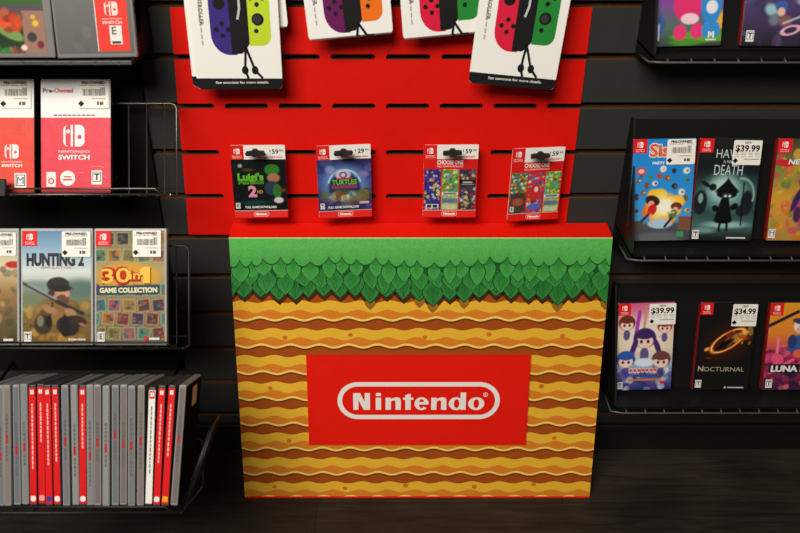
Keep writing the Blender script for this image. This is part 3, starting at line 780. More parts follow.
for i, (bx, tx, k) in enumerate(SP):
    xb = (bx / 2.914 - 386) / 727. * 1.009; xt = (tx / 2.914 - 386) / 727. * 1.009 + (tx - bx) / 2.914 / 727. * .35
    h = .168 if k != 'w' else .165
    roll = math.atan2(xt - xb, h)
    rr = random.Random(100 + i)
    th = .0098 if k in 'rw' else .0100
    x = xb
    base = lean_pt((x, T3[1], T3[2]), 0, .002 + rr.uniform(0, .006), rr.uniform(0, .0022), A28)
    t = thing('game_case', '%s spine of a game case in the bottom row, %s' % (names[k], where[i]) if False else ('%s-spined case on lowest shelf, %s' % (names[k], where[i])), 'game case', base, (-R(A28), roll, 0), 'spine-out cases on the lowest shelf')
    b = B(); b.box((0, .053, h / 2), (th, .104, h), .0014); b.build('case_shell', M_SPG if k in 'gb' else M_SPK, t)
    col = {'g': GREY[i % 4], 'b': BRN[i % 3], 'r': (214, 26, 26), 'w': (230, 228, 220)}[k]
    p = Print(g=1.0)
    wd = th * (.92 if k in 'rw' else .62)
    z0, z1 = (.003, h - .004)
    p.rect(-wd / 2, z0, wd / 2, z1, col)
    if k in 'rw':
        p.rect(-wd * .42, z1 - .012, wd * .42, z1 - .001, (214, 26, 26), 2)
        p.rect(-wd * .24, z1 - .009, wd * .0, z1 - .003, (240, 230, 225), 3); p.rect(wd * .06, z1 - .009, wd * .26, z1 - .003, (240, 230, 225), 3)
        zz = z1 - .022; n = rr.randint(9, 15); ink = (238, 190, 184) if k == 'r' else (110, 106, 104)
        for _ in range(n):
            l = rr.uniform(.003, .0065); p.rect(-wd * .10, zz - l, wd * .10, zz, ink, 2); zz -= l + .0014
        if k == 'r':
            mk = [(236, 226, 220), (226, 160, 150), (50, 60, 150), (236, 226, 220), (236, 226, 220), (236, 226, 220), (230, 170, 30)][sum(1 for q in SP[:i] if q[2] == 'r')]
            p.poly(rrect(-wd * .4, z0 + .003, wd * .4, z0 + .0105, .0025 if mk != (230, 170, 30) else .0006), mk, 3)
    else:
        zz = z1 - rr.uniform(.032, .055); n = rr.randint(4, 7)
        for _ in range(n):
            l = rr.uniform(.003, .006); p.rect(-wd * .2, zz - l, wd * .2, zz, (92, 88, 88), 2); zz -= l + .0014
        p.rect(-wd * .26, zz - .013, wd * .26, zz, (168, 40, 40), 2); zz -= .0155
        for _ in range(rr.randint(3, 6)):
            l = rr.uniform(.003, .006); p.rect(-wd * .2, zz - l, wd * .2, zz, (96, 92, 92), 2); zz -= l + .0014
    p.build('spine_insert', P_CASE, t, (0, .0008, 0))
    if i == len(SP) - 1:
        b = B(); b.box((th / 2 + .0002, .053, h * .5), (.0006, .101, h * .97)); b.build('cover_insert', mat('dark_cover_print', (16, 14, 14), .95, spec=.02), t)
        b = B(); b.box((th / 2 + .0007, .060, h * .86), (.0004, .03, .028)); b.build('price_sticker', M_CARDW, t)
    if i == 8:
        b = B(); b.box((th / 2 + .0001, .053, h * .5), (.0004, .098, h * .94)); b.build('cover_insert', M_BLUEC, t)

# ---- top left: shelf with two cases in clear holders
def shelf_top_left():
    t = thing('display_shelf', 'grey clear-fronted shelf at top left holding two cases', 'shelf', (-.55, 0, .786))
    b = B(); b.box((0, -.058, -.001), (.40, .112, .002), .0005); b.build('tray_floor', M_TRAY, t)
    b = B(); b.box((0, -.1145, -.001), (.40, .0025, .0055), .0008)
    for k in range(12): b.box((-.18 + .033 * k, -.1162, -.001), (.002, .001, .0055))
    b.build('front_lip', M_LIP, t)
    b = B(); b.prism([[(-.001, -.004), (-.112, -.004), (-.05, .03), (-.001, .10)]], .197, .2, axis='x'); b.build('end_panel', M_TRAY, t)
    return t
shelf_top_left()
def paint_garden(p, x0, z0, x1, z1):
    X, Z = uv(p, x0, z0, x1, z1); c = Canvas(x1 - x0, z1 - z0, seed=21)
    c.grad([(0, (100, 120, 76)), (.4, (66, 96, 50)), (.75, (54, 90, 44)), (.85, (24, 50, 36)), (1, (36, 64, 34))])
    c.rect(0, .62, 1, .68, (84, 72, 84)); c.rect(.68, .66, 1.02, 1.02, (150, 112, 96)); c.ell(.45, .82, .26, .05, (112, 146, 78), .5, 30)
    c.noise(34, [(208, 70, 36), (226, 96, 44), (150, 40, 24), (110, 90, 50)], .9, .68, .80, .32, .64)
    c.ell(.84, .71, .035, .018, (222, 176, 40), .3); c.ell(.87, .76, .045, .024, (226, 186, 40), .3); c.ell(.8, .87, .07, .04, (60, 56, 60), .4); c.ell(.92, .93, .05, .03, (110, 40, 50), .4)
    c.noise(26, [(70, 140, 60), (40, 100, 40), (196, 60, 70), (220, 150, 160)], .8, .93, 1.0, 0, .7)
    c.ell(.67, .955, .05, .025, (226, 170, 170), .2); c.ell(.67, .955, .03, .014, (236, 220, 215), .2)
    p.canvas(c.a, x0, z0, x1, z1)
case('clear case with a green garden picture and red flowers, at top left', (-.5120, -.0965, .7875), 14, paint_garden, w=.108, h=.175, shell=M_SMOKE, margin=(.004, .011, .006, .004))
def paint_grey(p, x0, z0, x1, z1):
    X, Z = uv(p, x0, z0, x1, z1); c = Canvas(x1 - x0, z1 - z0, seed=31)
    c.grad([(0, (120, 118, 116)), (1, (96, 93, 92))]); c.noise(46, [(134, 132, 130), (84, 82, 82), (112, 110, 108)], .4)
    p.canvas(c.a, x0, z0, x1, z1)
    p.layer += 1; p.rect(X(.535), Z(.985), X(.955), z1, (226, 58, 46), p.layer); p.rect(X(.525), Z(.985), X(.54), z1, (226, 215, 210), p.layer)
    console_mark(p, X(.745), Z(.70), (z1 - z0) * .11, (244, 214, 206), (226, 58, 46))
    p.layer += 1; L = p.layer; p.rect(X(.70), Z(.93), X(.86), Z(.78), (230, 224, 218), L)
    p.text('E', X(.76), Z(.85), .010, (90, 86, 86), bold=.02, layer=L + 1); p.rect(X(.72), Z(.925), X(.84), Z(.905), (60, 58, 58), L + 1)
    p.layer = L + 1
case('grey clear case with a red strip down its right side, at top left', (-.4000, -.0965, .7875), 14, paint_grey, w=.109, h=.175, yaw=4, shell=M_SMOKE, margin=(.003, .004, .006, .004))

# black board standing in for the dark shade behind the left rack
b = B(); b.box((-.655, -.0045, .55), (.56, .007, .72), .001)
tag(b.build('shade_board', M_BLACKB), 'plain black board standing in for the dark shade behind the left shelves', 'board')

# ------------------------------------------------------------------ right shelves
def tray_shelf(label, x0, x1, zf, zback, yfront, ztop):
    t = thing('display_shelf', label, 'shelf', (x0, 0, zf), group='black tray shelves on the right')
    W = x1 - x0
    b = B(); b.prism([[(-.001, -.003), (yfront, -.010), (yfront, -.005), (-.001, .0)]], 0, W, axis='x'); b.build('tray_floor', M_TRAY, t)
    b = B(); b.prism([[(-.060, -.002), (-.0565, -.002), (-.010, ztop - zf), (-.0135, ztop - zf)]], .004, W, axis='x'); b.build('back_panel', M_BLACKB, t)
    b = B(); b.prism([[(-.001, zback - zf), (yfront, -.012), (yfront, -.002), (-.016, ztop - zf), (-.001, ztop - zf)]], 0, .0032, axis='x'); b.build('end_panel', M_BLACK, t)
    b = B(); b.tube([(-.004, yfront + .05, -.015), (-.006, yfront - .002, -.013), (.012, yfront - .0075, -.0125), (W, yfront - .0075, -.0125)], .0016)
    for k in range(int(W / .033)): b.tube([(.02 + .033 * k, yfront - .0075, -.0125), (.02 + .033 * k, yfront - .001, -.0085)], .0012, 6)
    b.build('front_rail', M_RAIL, t)
    return t
tray_shelf('uppermost black tray shelf on the right, under the purple covers', .376, .95, .7925, .767, -.085, .965)
tray_shelf('middle black tray shelf on the right, under the bright blue cover', .385, .95, .4890, .448, -.106, .672)
tray_shelf('lowest black tray shelf on the right, near the floor', .398, .95, .1930, .165, -.114, .376)

LR = 14.8
gR = 1.0
def rcase(label, x, zf, paint, roll=0, w=.099, h=.163, stick=None, spine=M_SPINERED, lean=LR, yb=-.0735):
    return case(label, (x, yb, zf + .0022), lean, paint, w=w, h=h, d=.0085, roll=roll, shell=M_DARKCASE, g=gR, margin=(.0012, .0012, .0012, .0012), stick=stick, spine=spine)
def paint_party(p, x0, z0, x1, z1):
    X, Z = uv(p, x0, z0, x1, z1); c = Canvas(x1 - x0, z1 - z0, seed=11, res=.0011)
    c.grad([(0, (34, 130, 206)), (.45, (40, 140, 214)), (.8, (70, 150, 206)), (.84, (78, 84, 92)), (1, (58, 60, 66))])
    c.rect(0, .80, .22, .90, (86, 70, 66)); c.rect(.8, .76, 1.02, .90, (120, 80, 60)); c.ell(.5, .97, .4, .06, (96, 98, 104), .6)
    for _ in range(26):
        a = c.rng.rand() * 6.28; q = c.rng.uniform(.12, .27)
        c.ell(.52 + q * math.cos(a), .66 + q * math.sin(a) / c.asp * .95, .11, .06, [(238, 150, 30), (246, 190, 60), (226, 110, 30)][c.rng.randint(3)], .5)
    c.ell(.53, .66, .22, .12, (252, 226, 140), .8); c.ell(.56, .66, .13, .07, (255, 250, 225), .7); c.ell(.5, .83, .2, .05, (170, 196, 220), .5)
    c.ell(.36, .60, .12, .05, (60, 30, 24), .3, 20); c.ell(.34, .63, .05, .03, (226, 170, 140), .3); c.ell(.36, .69, .07, .06, (200, 40, 36), .3, 20); c.line(.30, .74, .2, .80, .04, (40, 40, 60)); c.line(.34, .74, .36, .82, .04, (220, 170, 140))
    c.ell(.75, .66, .09, .04, (110, 50, 30), .3); c.ell(.74, .69, .045, .025, (228, 176, 146), .3); c.ell(.70, .74, .06, .05, (60, 120, 70), .3, 30); c.line(.68, .78, .58, .86, .04, (60, 40, 40)); c.line(.72, .72, .62, .72, .03, (226, 176, 146))
    pal = [(200, 50, 50), (120, 80, 60), (226, 220, 210), (70, 60, 90), (230, 180, 60), (80, 130, 80), (40, 40, 50)]
    for u, v in ((.15, .33), (.12, .40), (.3, .37), (.45, .36), (.5, .29), (.58, .38), (.68, .31), (.7, .46), (.88, .31), (.9, .40), (.2, .52), (.1, .56), (.38, .43), (.82, .52), (.9, .58), (.25, .45), (.1, .7), (.93, .7)):
        c.ell(u, v, c.rng.uniform(.025, .06), c.rng.uniform(.015, .035), pal[c.rng.randint(7)], .3, c.rng.rand() * 90); c.ell(u + .015, v, .018, .012, pal[c.rng.randint(7)], .4)
    c.ell(.15, .31, .08, .04, (206, 60, 50), .2); c.ell(.15, .31, .05, .022, (226, 196, 180), .3)
    p.canvas(c.a, x0, z0, x1, z1); w, h = x1 - x0, z1 - z0
    p.text('Sis', X(.42), Z(.165), h * .115, (236, 226, 220), w=w * .33, bold=.08); p.text('Sis', X(.42), Z(.165), h * .115, (226, 92, 40), w=w * .31, bold=.03)
    p.text('PARTY', X(.42), Z(.245), h * .026, (240, 240, 240), w=w * .2, bold=.03)
    corner_mark(p, x0, z1, w * .22)
    p.layer += 1; p.rect(X(.78), Z(.965), X(.89), Z(.91), (60, 150, 80), p.layer)
    p.rect(X(.01), Z(.98), X(.05), Z(.86), (220, 220, 220), p.layer)
def paint_reaper(p, x0, z0, x1, z1):
    X, Z = uv(p, x0, z0, x1, z1); c = Canvas(x1 - x0, z1 - z0, seed=12, res=.0011)
    c.grad([(0, (30, 34, 36)), (.3, (24, 30, 32)), (.55, (60, 92, 92)), (.7, (40, 66, 66)), (.85, (70, 104, 102)), (1, (20, 24, 24))])
    c.ell(.5, .52, .34, .17, (112, 162, 156), .9); c.ell(.45, .48, .2, .11, (176, 206, 196), .9); c.ell(.55, .84, .34, .035, (136, 182, 174), .8); c.ell(.2, .9, .2, .03, (100, 140, 136), .8)
    c.ell(.1, .62, .11, .12, (26, 34, 36), .4); c.ell(.28, .47, .06, .035, (24, 30, 32), .3); c.ell(.1, .58, .04, .05, (120, 160, 156), .5); c.ell(.86, .62, .1, .12, (24, 30, 32), .5); c.ell(.16, .44, .09, .02, (20, 26, 28), .5, 30)
    for k in range(12):
        f = k / 11; c.ell(.52, .41 + .10 * f, .015 + .17 * f, .03, (14, 16, 18), .3)
    c.ell(.52, .535, .165, .045, (12, 13, 15), .3); c.ell(.53, .555, .085, .03, (46, 56, 58), .3); c.ell(.5, .555, .022, .012, (214, 226, 220), .3); c.ell(.57, .555, .022, .012, (214, 226, 220), .3)
    for k in range(10):
        f = k / 9; c.ell(.5, .6 + .2 * f, .07 + .08 * f, .03, (14, 15, 17), .3)
    c.ell(.36, .68, .06, .03, (14, 15, 17), .3, 40); c.ell(.66, .66, .07, .03, (14, 15, 17), .3, -40); c.line(.46, .80, .45, .9, .035, (12, 12, 14)); c.line(.57, .80, .58, .9, .035, (12, 12, 14))
    c.ell(.78, .70, .085, .055, (26, 34, 34), .3); c.line(.78, .42, .80, .84, .022, (20, 22, 22)); c.ring(.74, .55, .22, .17, .09, (130, 168, 160), 0, -20, 100, .5)
    p.canvas(c.a, x0, z0, x1, z1); w, h = x1 - x0, z1 - z0
    for t, u, v, hh, ww in (('HAVE', .47, .185, .085, .38), ('A NICE', .5, .235, .03, .2), ('DEATH', .50, .35, .10, .46)):
        p.text(t, X(u), Z(v), h * hh, (196, 208, 204), w=w * ww, bold=-.005)
    corner_mark(p, x0, z1, w * .22); rating(p, X(.02), Z(.985), w * .11, 'T')
    p.layer += 1; p.rect(X(.58), Z(.978), X(.90), Z(.962), (200, 204, 202), p.layer)
def paint_neon(p, x0, z0, x1, z1):
    X, Z = uv(p, x0, z0, x1, z1); c = Canvas(x1 - x0, z1 - z0, seed=13, res=.0012)
    c.grad([(0, (70, 60, 50)), (.25, (110, 130, 60)), (.6, (214, 150, 50)), (1, (170, 130, 60))])
    c.noise(120, [(224, 160, 50), (236, 180, 70), (196, 110, 40), (120, 150, 70), (206, 90, 60), (90, 120, 70), (200, 70, 90)], .75, .1, 1)
    c.ell(.14, .235, .16, .035, (196, 40, 50), .5, 5); c.ell(.55, .42, .13, .09, (70, 44, 96), .35); c.ell(.5, .62, .16, .12, (180, 70, 130), .35, 20); c.ell(.42, .58, .05, .14, (60, 40, 84), .4, 20); c.ell(.62, .8, .14, .14, (196, 60, 110), .4, -20); c.ell(.45, .74, .06, .08, (72, 40, 80), .4)
    p.canvas(c.a, x0, z0, x1, z1); w, h = x1 - x0, z1 - z0
    p.text('NEON', X(.2), Z(.245), h * .045, (232, 232, 236), w=w * .4, align='l', bold=.03, shear=.2)
    corner_mark(p, x0, z1, w * .23); rating(p, X(.02), Z(.975), w * .11, 'M')
def paint_chibi(p, x0, z0, x1, z1):
    X, Z = uv(p, x0, z0, x1, z1); c = Canvas(x1 - x0, z1 - z0, seed=14, res=.0011)
    c.grad([(0, (206, 86, 130)), (.22, (220, 170, 176)), (.5, (216, 196, 150)), (.72, (150, 170, 200)), (1, (40, 44, 110))])
    c.ell(.5, .4, .4, .2, (240, 226, 214), 1.2)
    def kid(u, v, s, hair, dress):
        c.ell(u, v + .14 * s, .06 * s, .06 * s, (96, 84, 130), .25); c.ell(u - .09 * s, v + .13 * s, .04 * s, .015 * s, (226, 190, 170), .3, 30); c.ell(u, v, .15 * s, .085 * s, hair, .2); c.ell(u, v + .028 * s, .115 * s, .056 * s, (240, 206, 184), .2)
        c.ell(u, v - .03 * s, .12 * s, .04 * s, hair, .3); c.ell(u - .045 * s, v + .03 * s, .02 * s, .015 * s, (50, 40, 70), .3); c.ell(u + .045 * s, v + .03 * s, .02 * s, .015 * s, (50, 40, 70), .3)
    kid(.16, .22, 1.0, (110, 48, 36), (60, 50, 56)); kid(.84, .27, .9, (140, 60, 40), (70, 50, 50))
    c.line(.38, .1, .28, .6, .07, (170, 60, 170)); c.line(.5, .04, .47, .3, .04, (190, 150, 110))
    kid(.49, .40, 1.35, (62, 38, 92), (52, 44, 90)); c.ell(.3, .5, .05, .1, (70, 44, 100), .4, 20); c.ell(.72, .5, .05, .1, (70, 44, 100), .4, -20)
    kid(.16, .64, 1.15, (48, 84, 170), (50, 60, 110)); kid(.8, .65, 1.15, (110, 60, 56), (70, 60, 110))
    c.ell(.5, .68, .18, .05, (214, 224, 236), .5); c.noise(50, [(60, 60, 140), (220, 220, 230), (100, 60, 140), (40, 40, 90)], .7, .76, 1)
    for k in range(7): c.rect(.23 + .075 * k, .745, .285 + .075 * k, .80, (244, 238, 236), 1, 18); c.rect(.237 + .075 * k, .753, .278 + .075 * k, .79, (214, 40, 44), 1, 18)
    c.rect(.22, .87, .8, .895, (190, 120, 50)); c.rect(.3, .82, .75, .85, (60, 70, 150))
    c.rect(.80, .90, .87, .94, (220, 40, 40))
    p.canvas(c.a, x0, z0, x1, z1); w = x1 - x0
    corner_mark(p, x0, z1, w * .22); rating(p, X(.02), Z(.985), w * .10, 'T')
def paint_noct(p, x0, z0, x1, z1):
    X, Z = uv(p, x0, z0, x1, z1); c = Canvas(x1 - x0, z1 - z0, (22, 20, 20), seed=15, res=.0011)
    c.ell(.55, .45, .4, .16, (60, 26, 14), 1.2, -35)
    for k, (col, w_) in enumerate((((170, 64, 18), .24), ((236, 130, 36), .14), ((255, 214, 120), .06))):
        c.ring(.55, .43, .34, .085, w_, col, -35, -180, 180, .8)
    c.noise(22, [(236, 130, 40), (250, 190, 90), (150, 50, 16)], .7, .3, .46, .55, .95); c.ell(.18, .53, .05, .018, (250, 170, 70), .6, -30); c.ell(.24, .63, .05, .01, (90, 40, 24), .8)
    c.ell(.5, .47, .2, .03, (18, 16, 16), .8, -35)
    p.canvas(c.a, x0, z0, x1, z1); w, h = x1 - x0, z1 - z0
    p.text('NOCTURNAL', X(.48), Z(.785), h * .05, (176, 164, 140), w=w * .84, bold=-.003); p.text('N', X(.105), Z(.785), h * .066, (176, 164, 140), bold=-.003)
    corner_mark(p, x0, z1, w * .22); rating(p, X(.03), Z(.975), w * .11, 'T')
    p.layer += 1; p.rect(X(.62), Z(.978), X(.92), Z(.964), (190, 188, 184), p.layer); p.poly(ell(X(.58), Z(.97), .002, .002, 8), (200, 200, 196), p.layer)
def paint_luna(p, x0, z0, x1, z1):
    X, Z = uv(p, x0, z0, x1, z1); c = Canvas(x1 - x0, z1 - z0, seed=16, res=.0011)
    c.grad([(0, (226, 150, 40)), (.35, (222, 130, 50)), (.6, (190, 50, 90)), (1, (70, 30, 60))])
    c.line(.0, .26, .5, .1, .06, (50, 34, 40)); c.noise(60, [(220, 60, 110), (60, 30, 70), (150, 40, 80), (40, 30, 60), (230, 110, 130)], .85, .5, 1)
    c.ell(.62, .26, .17, .09, (232, 224, 226), .3); c.ell(.6, .31, .1, .05, (226, 170, 150), .3); c.ell(.58, .21, .16, .035, (70, 60, 80), .4, 10)
    c.ell(.62, .48, .24, .12, (60, 84, 150), .4); c.ell(.45, .44, .08, .08, (46, 60, 110), .4); c.ell(.78, .55, .09, .05, (200, 190, 70), .4, -20); c.ell(.6, .58, .11, .05, (224, 100, 70), .4); c.line(.2, .4, .2, .65, .05, (236, 120, 140)); c.ell(.22, .64, .12, .06, (226, 80, 120), .4, 30); c.line(.1, .8, .5, .65, .06, (236, 90, 130))
    p.canvas(c.a, x0, z0, x1, z1); w, h = x1 - x0, z1 - z0
    p.layer += 1; p.rect(X(.08), Z(.80), X(1), Z(.70), (34, 26, 36), p.layer)
    p.text('LUNA RISE', X(.12), Z(.785), h * .065, (232, 228, 226), w=w * .86, align='l', bold=.05)
    corner_mark(p, x0, z1, w * .23); rating(p, X(.05), Z(.975), w * .12, 'T')
def paint_plush(p, x0, z0, x1, z1):
    X, Z = uv(p, x0, z0, x1, z1); c = Canvas(x1 - x0, z1 - z0, seed=17, res=.0012)
    c.grad([(0, (110, 60, 140)), (.6, (120, 80, 150)), (.85, (80, 110, 90)), (1, (56, 70, 66))])
    c.ell(.72, .92, .5, .05, (96, 160, 50), .5); c.ell(.45, .97, .25, .03, (76, 140, 40), .6); c.ell(.98, .78, .12, .08, (226, 170, 60), .6)
    c.ell(.06, .82, .06, .1, (60, 90, 150), .5); c.ell(.15, .6, .1, .06, (130, 70, 150), .6)
    c.ell(.46, .62, .22, .18, (220, 50, 110), .15); c.ell(.36, .88, .10, .07, (226, 56, 116), .15); c.ell(.62, .87, .10, .07, (226, 56, 116), .15); c.ell(.5, .76, .14, .05, (236, 200, 206), .3)
    c.ell(.82, .62, .16, .20, (48, 134, 206), .15); c.ell(.76, .86, .07, .07, (52, 140, 212), .15); c.ell(.9, .86, .07, .07, (52, 140, 212), .15); c.ell(.83, .66, .09, .06, (226, 224, 230), .2)
    p.canvas(c.a, x0, z0, x1, z1)
    p.layer += 1; p.rect(X(.76), Z(.955), X(.92), Z(.943), (220, 220, 220), p.layer); p.rect(X(.02), Z(.95), X(.045), Z(.80), (200, 200, 200), p.layer)
    p.text('M', X(.84), Z(.93), .008, (225, 225, 225), bold=.05)
def paint_dusk(p, x0, z0, x1, z1):
    X, Z = uv(p, x0, z0, x1, z1); c = Canvas(x1 - x0, z1 - z0, seed=18, res=.0012)
    c.grad([(0, (60, 50, 90)), (.6, (80, 66, 110)), (.82, (66, 52, 84)), (1, (38, 34, 44))])
    c.noise(50, [(90, 70, 130), (50, 44, 70), (110, 90, 140), (60, 56, 90)], .6)
    c.ell(.4, .68, .1, .05, (150, 190, 200), .6, 30); c.ell(.55, .65, .09, .05, (60, 96, 170), .4); c.ell(.55, .70, .06, .04, (226, 180, 160), .4); c.ell(.46, .77, .08, .05, (110, 120, 130), .6); c.ell(.62, .78, .1, .05, (130, 90, 90), .6)
    c.ring(.72, .86, .13, .035, .3, (226, 170, 190), -15); c.line(.6, .8, 1, .7, .03, (180, 180, 190)); c.ell(.9, .6, .12, .04, (190, 190, 200), .7)
    p.canvas(c.a, x0, z0, x1, z1); rating(p, X(.06), Z(.965), (x1 - x0) * .12, 'T')
    p.layer += 1; p.rect(X(.94), Z(.98), x1, Z(.91), (200, 30, 34), p.layer)
rcase('bright blue game case with cartoon explosion and flying objects, on the middle right shelf', .4350, .4890, paint_party, -1.2, stick=('used', .0035, .122, .044, .039), spine=None)
rcase('dark teal game case with a hooded figure holding a scythe', .5330, .4890, paint_reaper, .8, stick=('new', .003, .122, .044, .038, '$39.99'))
rcase('yellow and orange game case with purple figure, cut by the right picture edge', .6545, .4890, paint_neon, .5)
rcase('pink and purple game case with five cartoon heads, on the lowest right shelf', .4570, .1930, paint_chibi, -2.2, stick=('new', .004, .122, .046, .038, '$39.99'), spine=None)
rcase('black game case with a burning ring of fire', .5930, .1930, paint_noct, .3, stick=('new', .006, .120, .043, .040, '$34.99'))
rcase('yellow and magenta game case with white-haired figure, on the lowest right shelf', .7160, .1930, paint_luna, -.5, stick=('new', .013, .122, .044, .038, '$34.99'))
rcase('purple game case with round pink and blue shapes on grass, on the uppermost right shelf', .4300, .7925, paint_plush, -1.5, w=.094, h=.155, spine=None, yb=-.061)
rcase('dusky violet game case with a red spine, on the uppermost right shelf', .5520, .7925, paint_dusk, .5, w=.097, h=.155, yb=-.061)

# ------------------------------------------------------------------ small download cards on hooks
def gift_card(label, x, zc, y, yaw, roll, paint, price, header='tall'):
    w, h = .086, .122
    t = thing('hanging_card', label, 'hanging card', (x, y, zc), (R(-2.0), R(roll), R(yaw)), 'small cards hung on the red sheet')
    hole = rrect(-.015, h - .0175, .015, h - .0125, .0025)
    hole2 = [(-.015 + 0.0, h - .0175)]
    b = B(); b.prism([rrect(-w / 2, 0, w / 2, h, .003, 4), rrect(-.013, h - .0185, .013, h - .0125, .0028, 4)], -.0006, .0006)
    b.build('card_stock', M_CARDW, t)
    p = Print(g=1.0, eps=.00008)
    ht = h * .19
    HX = lambda u: -w / 2 + w * u
    hl = [(-w / 2, h - ht), (w / 2, h - ht), (w / 2, h), (-w / 2, h)]
    slot = rrect(-.0132, h - .0187, .0132, h - .0123, .003, 4)
    p.poly([hl, slot], (238, 236, 230), 1)
    p.rect(-w / 2, h - ht, -w / 2 + w * .245, h, (222, 28, 20), 2); p.layer = 2
    console_mark(p, -w / 2 + w * .122, h - ht * .62, ht * .40, (245, 240, 236), (222, 28, 20), words=False)
    p.text('NINTENDO', HX(.122), h - ht * .80, ht * .075, (245, 235, 230), w=w * .17, layer=5); p.text('SWITCH', HX(.122), h - ht * .92, ht * .085, (245, 235, 230), w=w * .17, layer=5)
    p.text('$', HX(.71), h - ht * .48, ht * .15, (40, 40, 44), align='l', layer=5); p.text(price, HX(.76), h - ht * .60, ht * .30, (36, 36, 40), w=w * .12, align='l', bold=.02, layer=5); p.text('99', HX(.895), h - ht * .46, ht * .15, (40, 40, 44), w=w * .07, align='l', layer=5)
    for k in range(4): p.rect(HX(.46 + .125 * k), h - ht * .88, HX(.57 + .125 * k), h - ht * .80, (232, 120, 90), 5)
    p.layer = 6
    paint(p, -w / 2, .0125, w / 2, h - ht)
    p.build('printed_face', P_CARD, t, (0, -.0007, 0))
    # folded red lip at the foot
    b = B(); b.prism([[(-.0002, .0125), (-.0042, .0010), (-.0036, -.0006), (.0006, -.0006), (.0006, .0125)]], -w / 2 + .0002, w / 2 - .0002, axis='x')
    lip = b.build('folded_lip', M_RED, t)
    q = Print(); q.text('Nintendo', 0, .0006, .0034, (244, 215, 208), w=.019, bold=.06)
    q.poly([rrect(-.0125, -.0016, .0125, .0062, .0039), rrect(-.0119, -.001, .0119, .0056, .0033)], (240, 190, 180))
    q.build('lip_lettering', P_CARD, lip, (0, -.0034, .0042), (-R(19.5), 0, 0))
    return t
def paint_green(p, x0, z0, x1, z1):
    X, Z = uv(p, x0, z0, x1, z1); c = Canvas(x1 - x0, z1 - z0, (14, 18, 18), seed=41, res=.0010)
    c.noise(16, [(20, 40, 40), (30, 34, 20), (10, 26, 34)], .6); c.ell(.16, .12, .04, .035, (150, 160, 170), .5)
    c.ell(.74, .2, .14, .11, (46, 120, 40), .4); c.ell(.76, .36, .12, .09, (170, 110, 80), .5); c.ell(.72, .56, .13, .14, (40, 60, 80), .5); c.ell(.82, .62, .08, .14, (48, 110, 44), .5); c.ell(.84, .80, .09, .06, (206, 200, 206), .4); c.ell(.4, .85, .25, .05, (14, 60, 60), .8); c.ell(.3, .2, .12, .03, (80, 60, 20), .8)
    c.ell(.92, .6, .06, .04, (90, 60, 26), .7)
    p.canvas(c.a, x0, z0, x1, z1); w, h = x1 - x0, z1 - z0
    p.text("Luigi's", X(.10), Z(.40), h * .13, (96, 176, 40), w=w * .48, align='l', bold=.05); p.text('Mansion', X(.11), Z(.475), h * .075, (70, 140, 40), w=w * .47, align='l', bold=.05)
    p.text('2', X(.36), Z(.72), h * .20, (226, 140, 170), w=w * .16, bold=.05); p.text('HD', X(.50), Z(.66), h * .06, (200, 150, 60), w=w * .1, bold=.03)
    p.text('FULL GAME DOWNLOAD', X(.50), Z(.955), h * .042, (230, 230, 224), w=w * .58, bold=.04); rating(p, X(.03), Z(.96), w * .085, 'E')
def paint_night(p, x0, z0, x1, z1):
    X, Z = uv(p, x0, z0, x1, z1); c = Canvas(x1 - x0, z1 - z0, seed=42, res=.0010)
    c.grad([(0, (40, 42, 90)), (.4, (56, 70, 140)), (.7, (60, 60, 90)), (1, (40, 34, 80))])
    c.noise(24, [(90, 96, 150), (40, 40, 80), (70, 60, 110)], .7, 0, .5)
    c.ell(.5, .5, .36, .34, (120, 170, 220), .9); c.ell(.5, .56, .3, .3, (40, 50, 80), .4); c.ring(.5, .5, .3, .3, .08, (190, 216, 236), 0, 10, 170, .8)
    c.ell(.48, .30, .14, .1, (196, 190, 206), .5); c.ring(.48, .30, .06, .05, .3, (110, 60, 120)); c.ell(.25, .2, .1, .08, (130, 140, 190), .7, 30); c.ell(.85, .3, .1, .06, (120, 120, 170), .7)
    c.ell(.5, .72, .26, .1, (180, 200, 210), .7); c.ell(.4, .68, .08, .05, (206, 60, 60), .5); c.noise(40, [(90, 110, 60), (150, 130, 60), (60, 70, 40), (130, 90, 60)], .8, .62, .86)
    c.noise(20, [(60, 50, 110), (90, 70, 140), (40, 36, 80)], .8, .86, 1)
    p.canvas(c.a, x0, z0, x1, z1); w, h = x1 - x0, z1 - z0
    p.text('TURTLES', X(.5), Z(.485), h * .095, (20, 60, 30), w=w * .50, bold=.08); p.text('TURTLES', X(.5), Z(.485), h * .09, (110, 190, 60), w=w * .46, bold=.03)
    p.layer += 1; p.rect(X(.26), Z(.56), X(.74), Z(.50), (150, 50, 110), p.layer); p.rect(X(.36), Z(.38), X(.64), Z(.355), (190, 60, 70), p.layer)
    p.text('FULL GAME DOWNLOAD', X(.47), Z(.955), h * .042, (230, 230, 230), w=w * .58, bold=.04); rating(p, X(.03), Z(.96), w * .085, 'T'); p.layer += 1; p.rect(X(.77), Z(.88), X(.95), Z(.83), (180, 176, 190), p.layer)
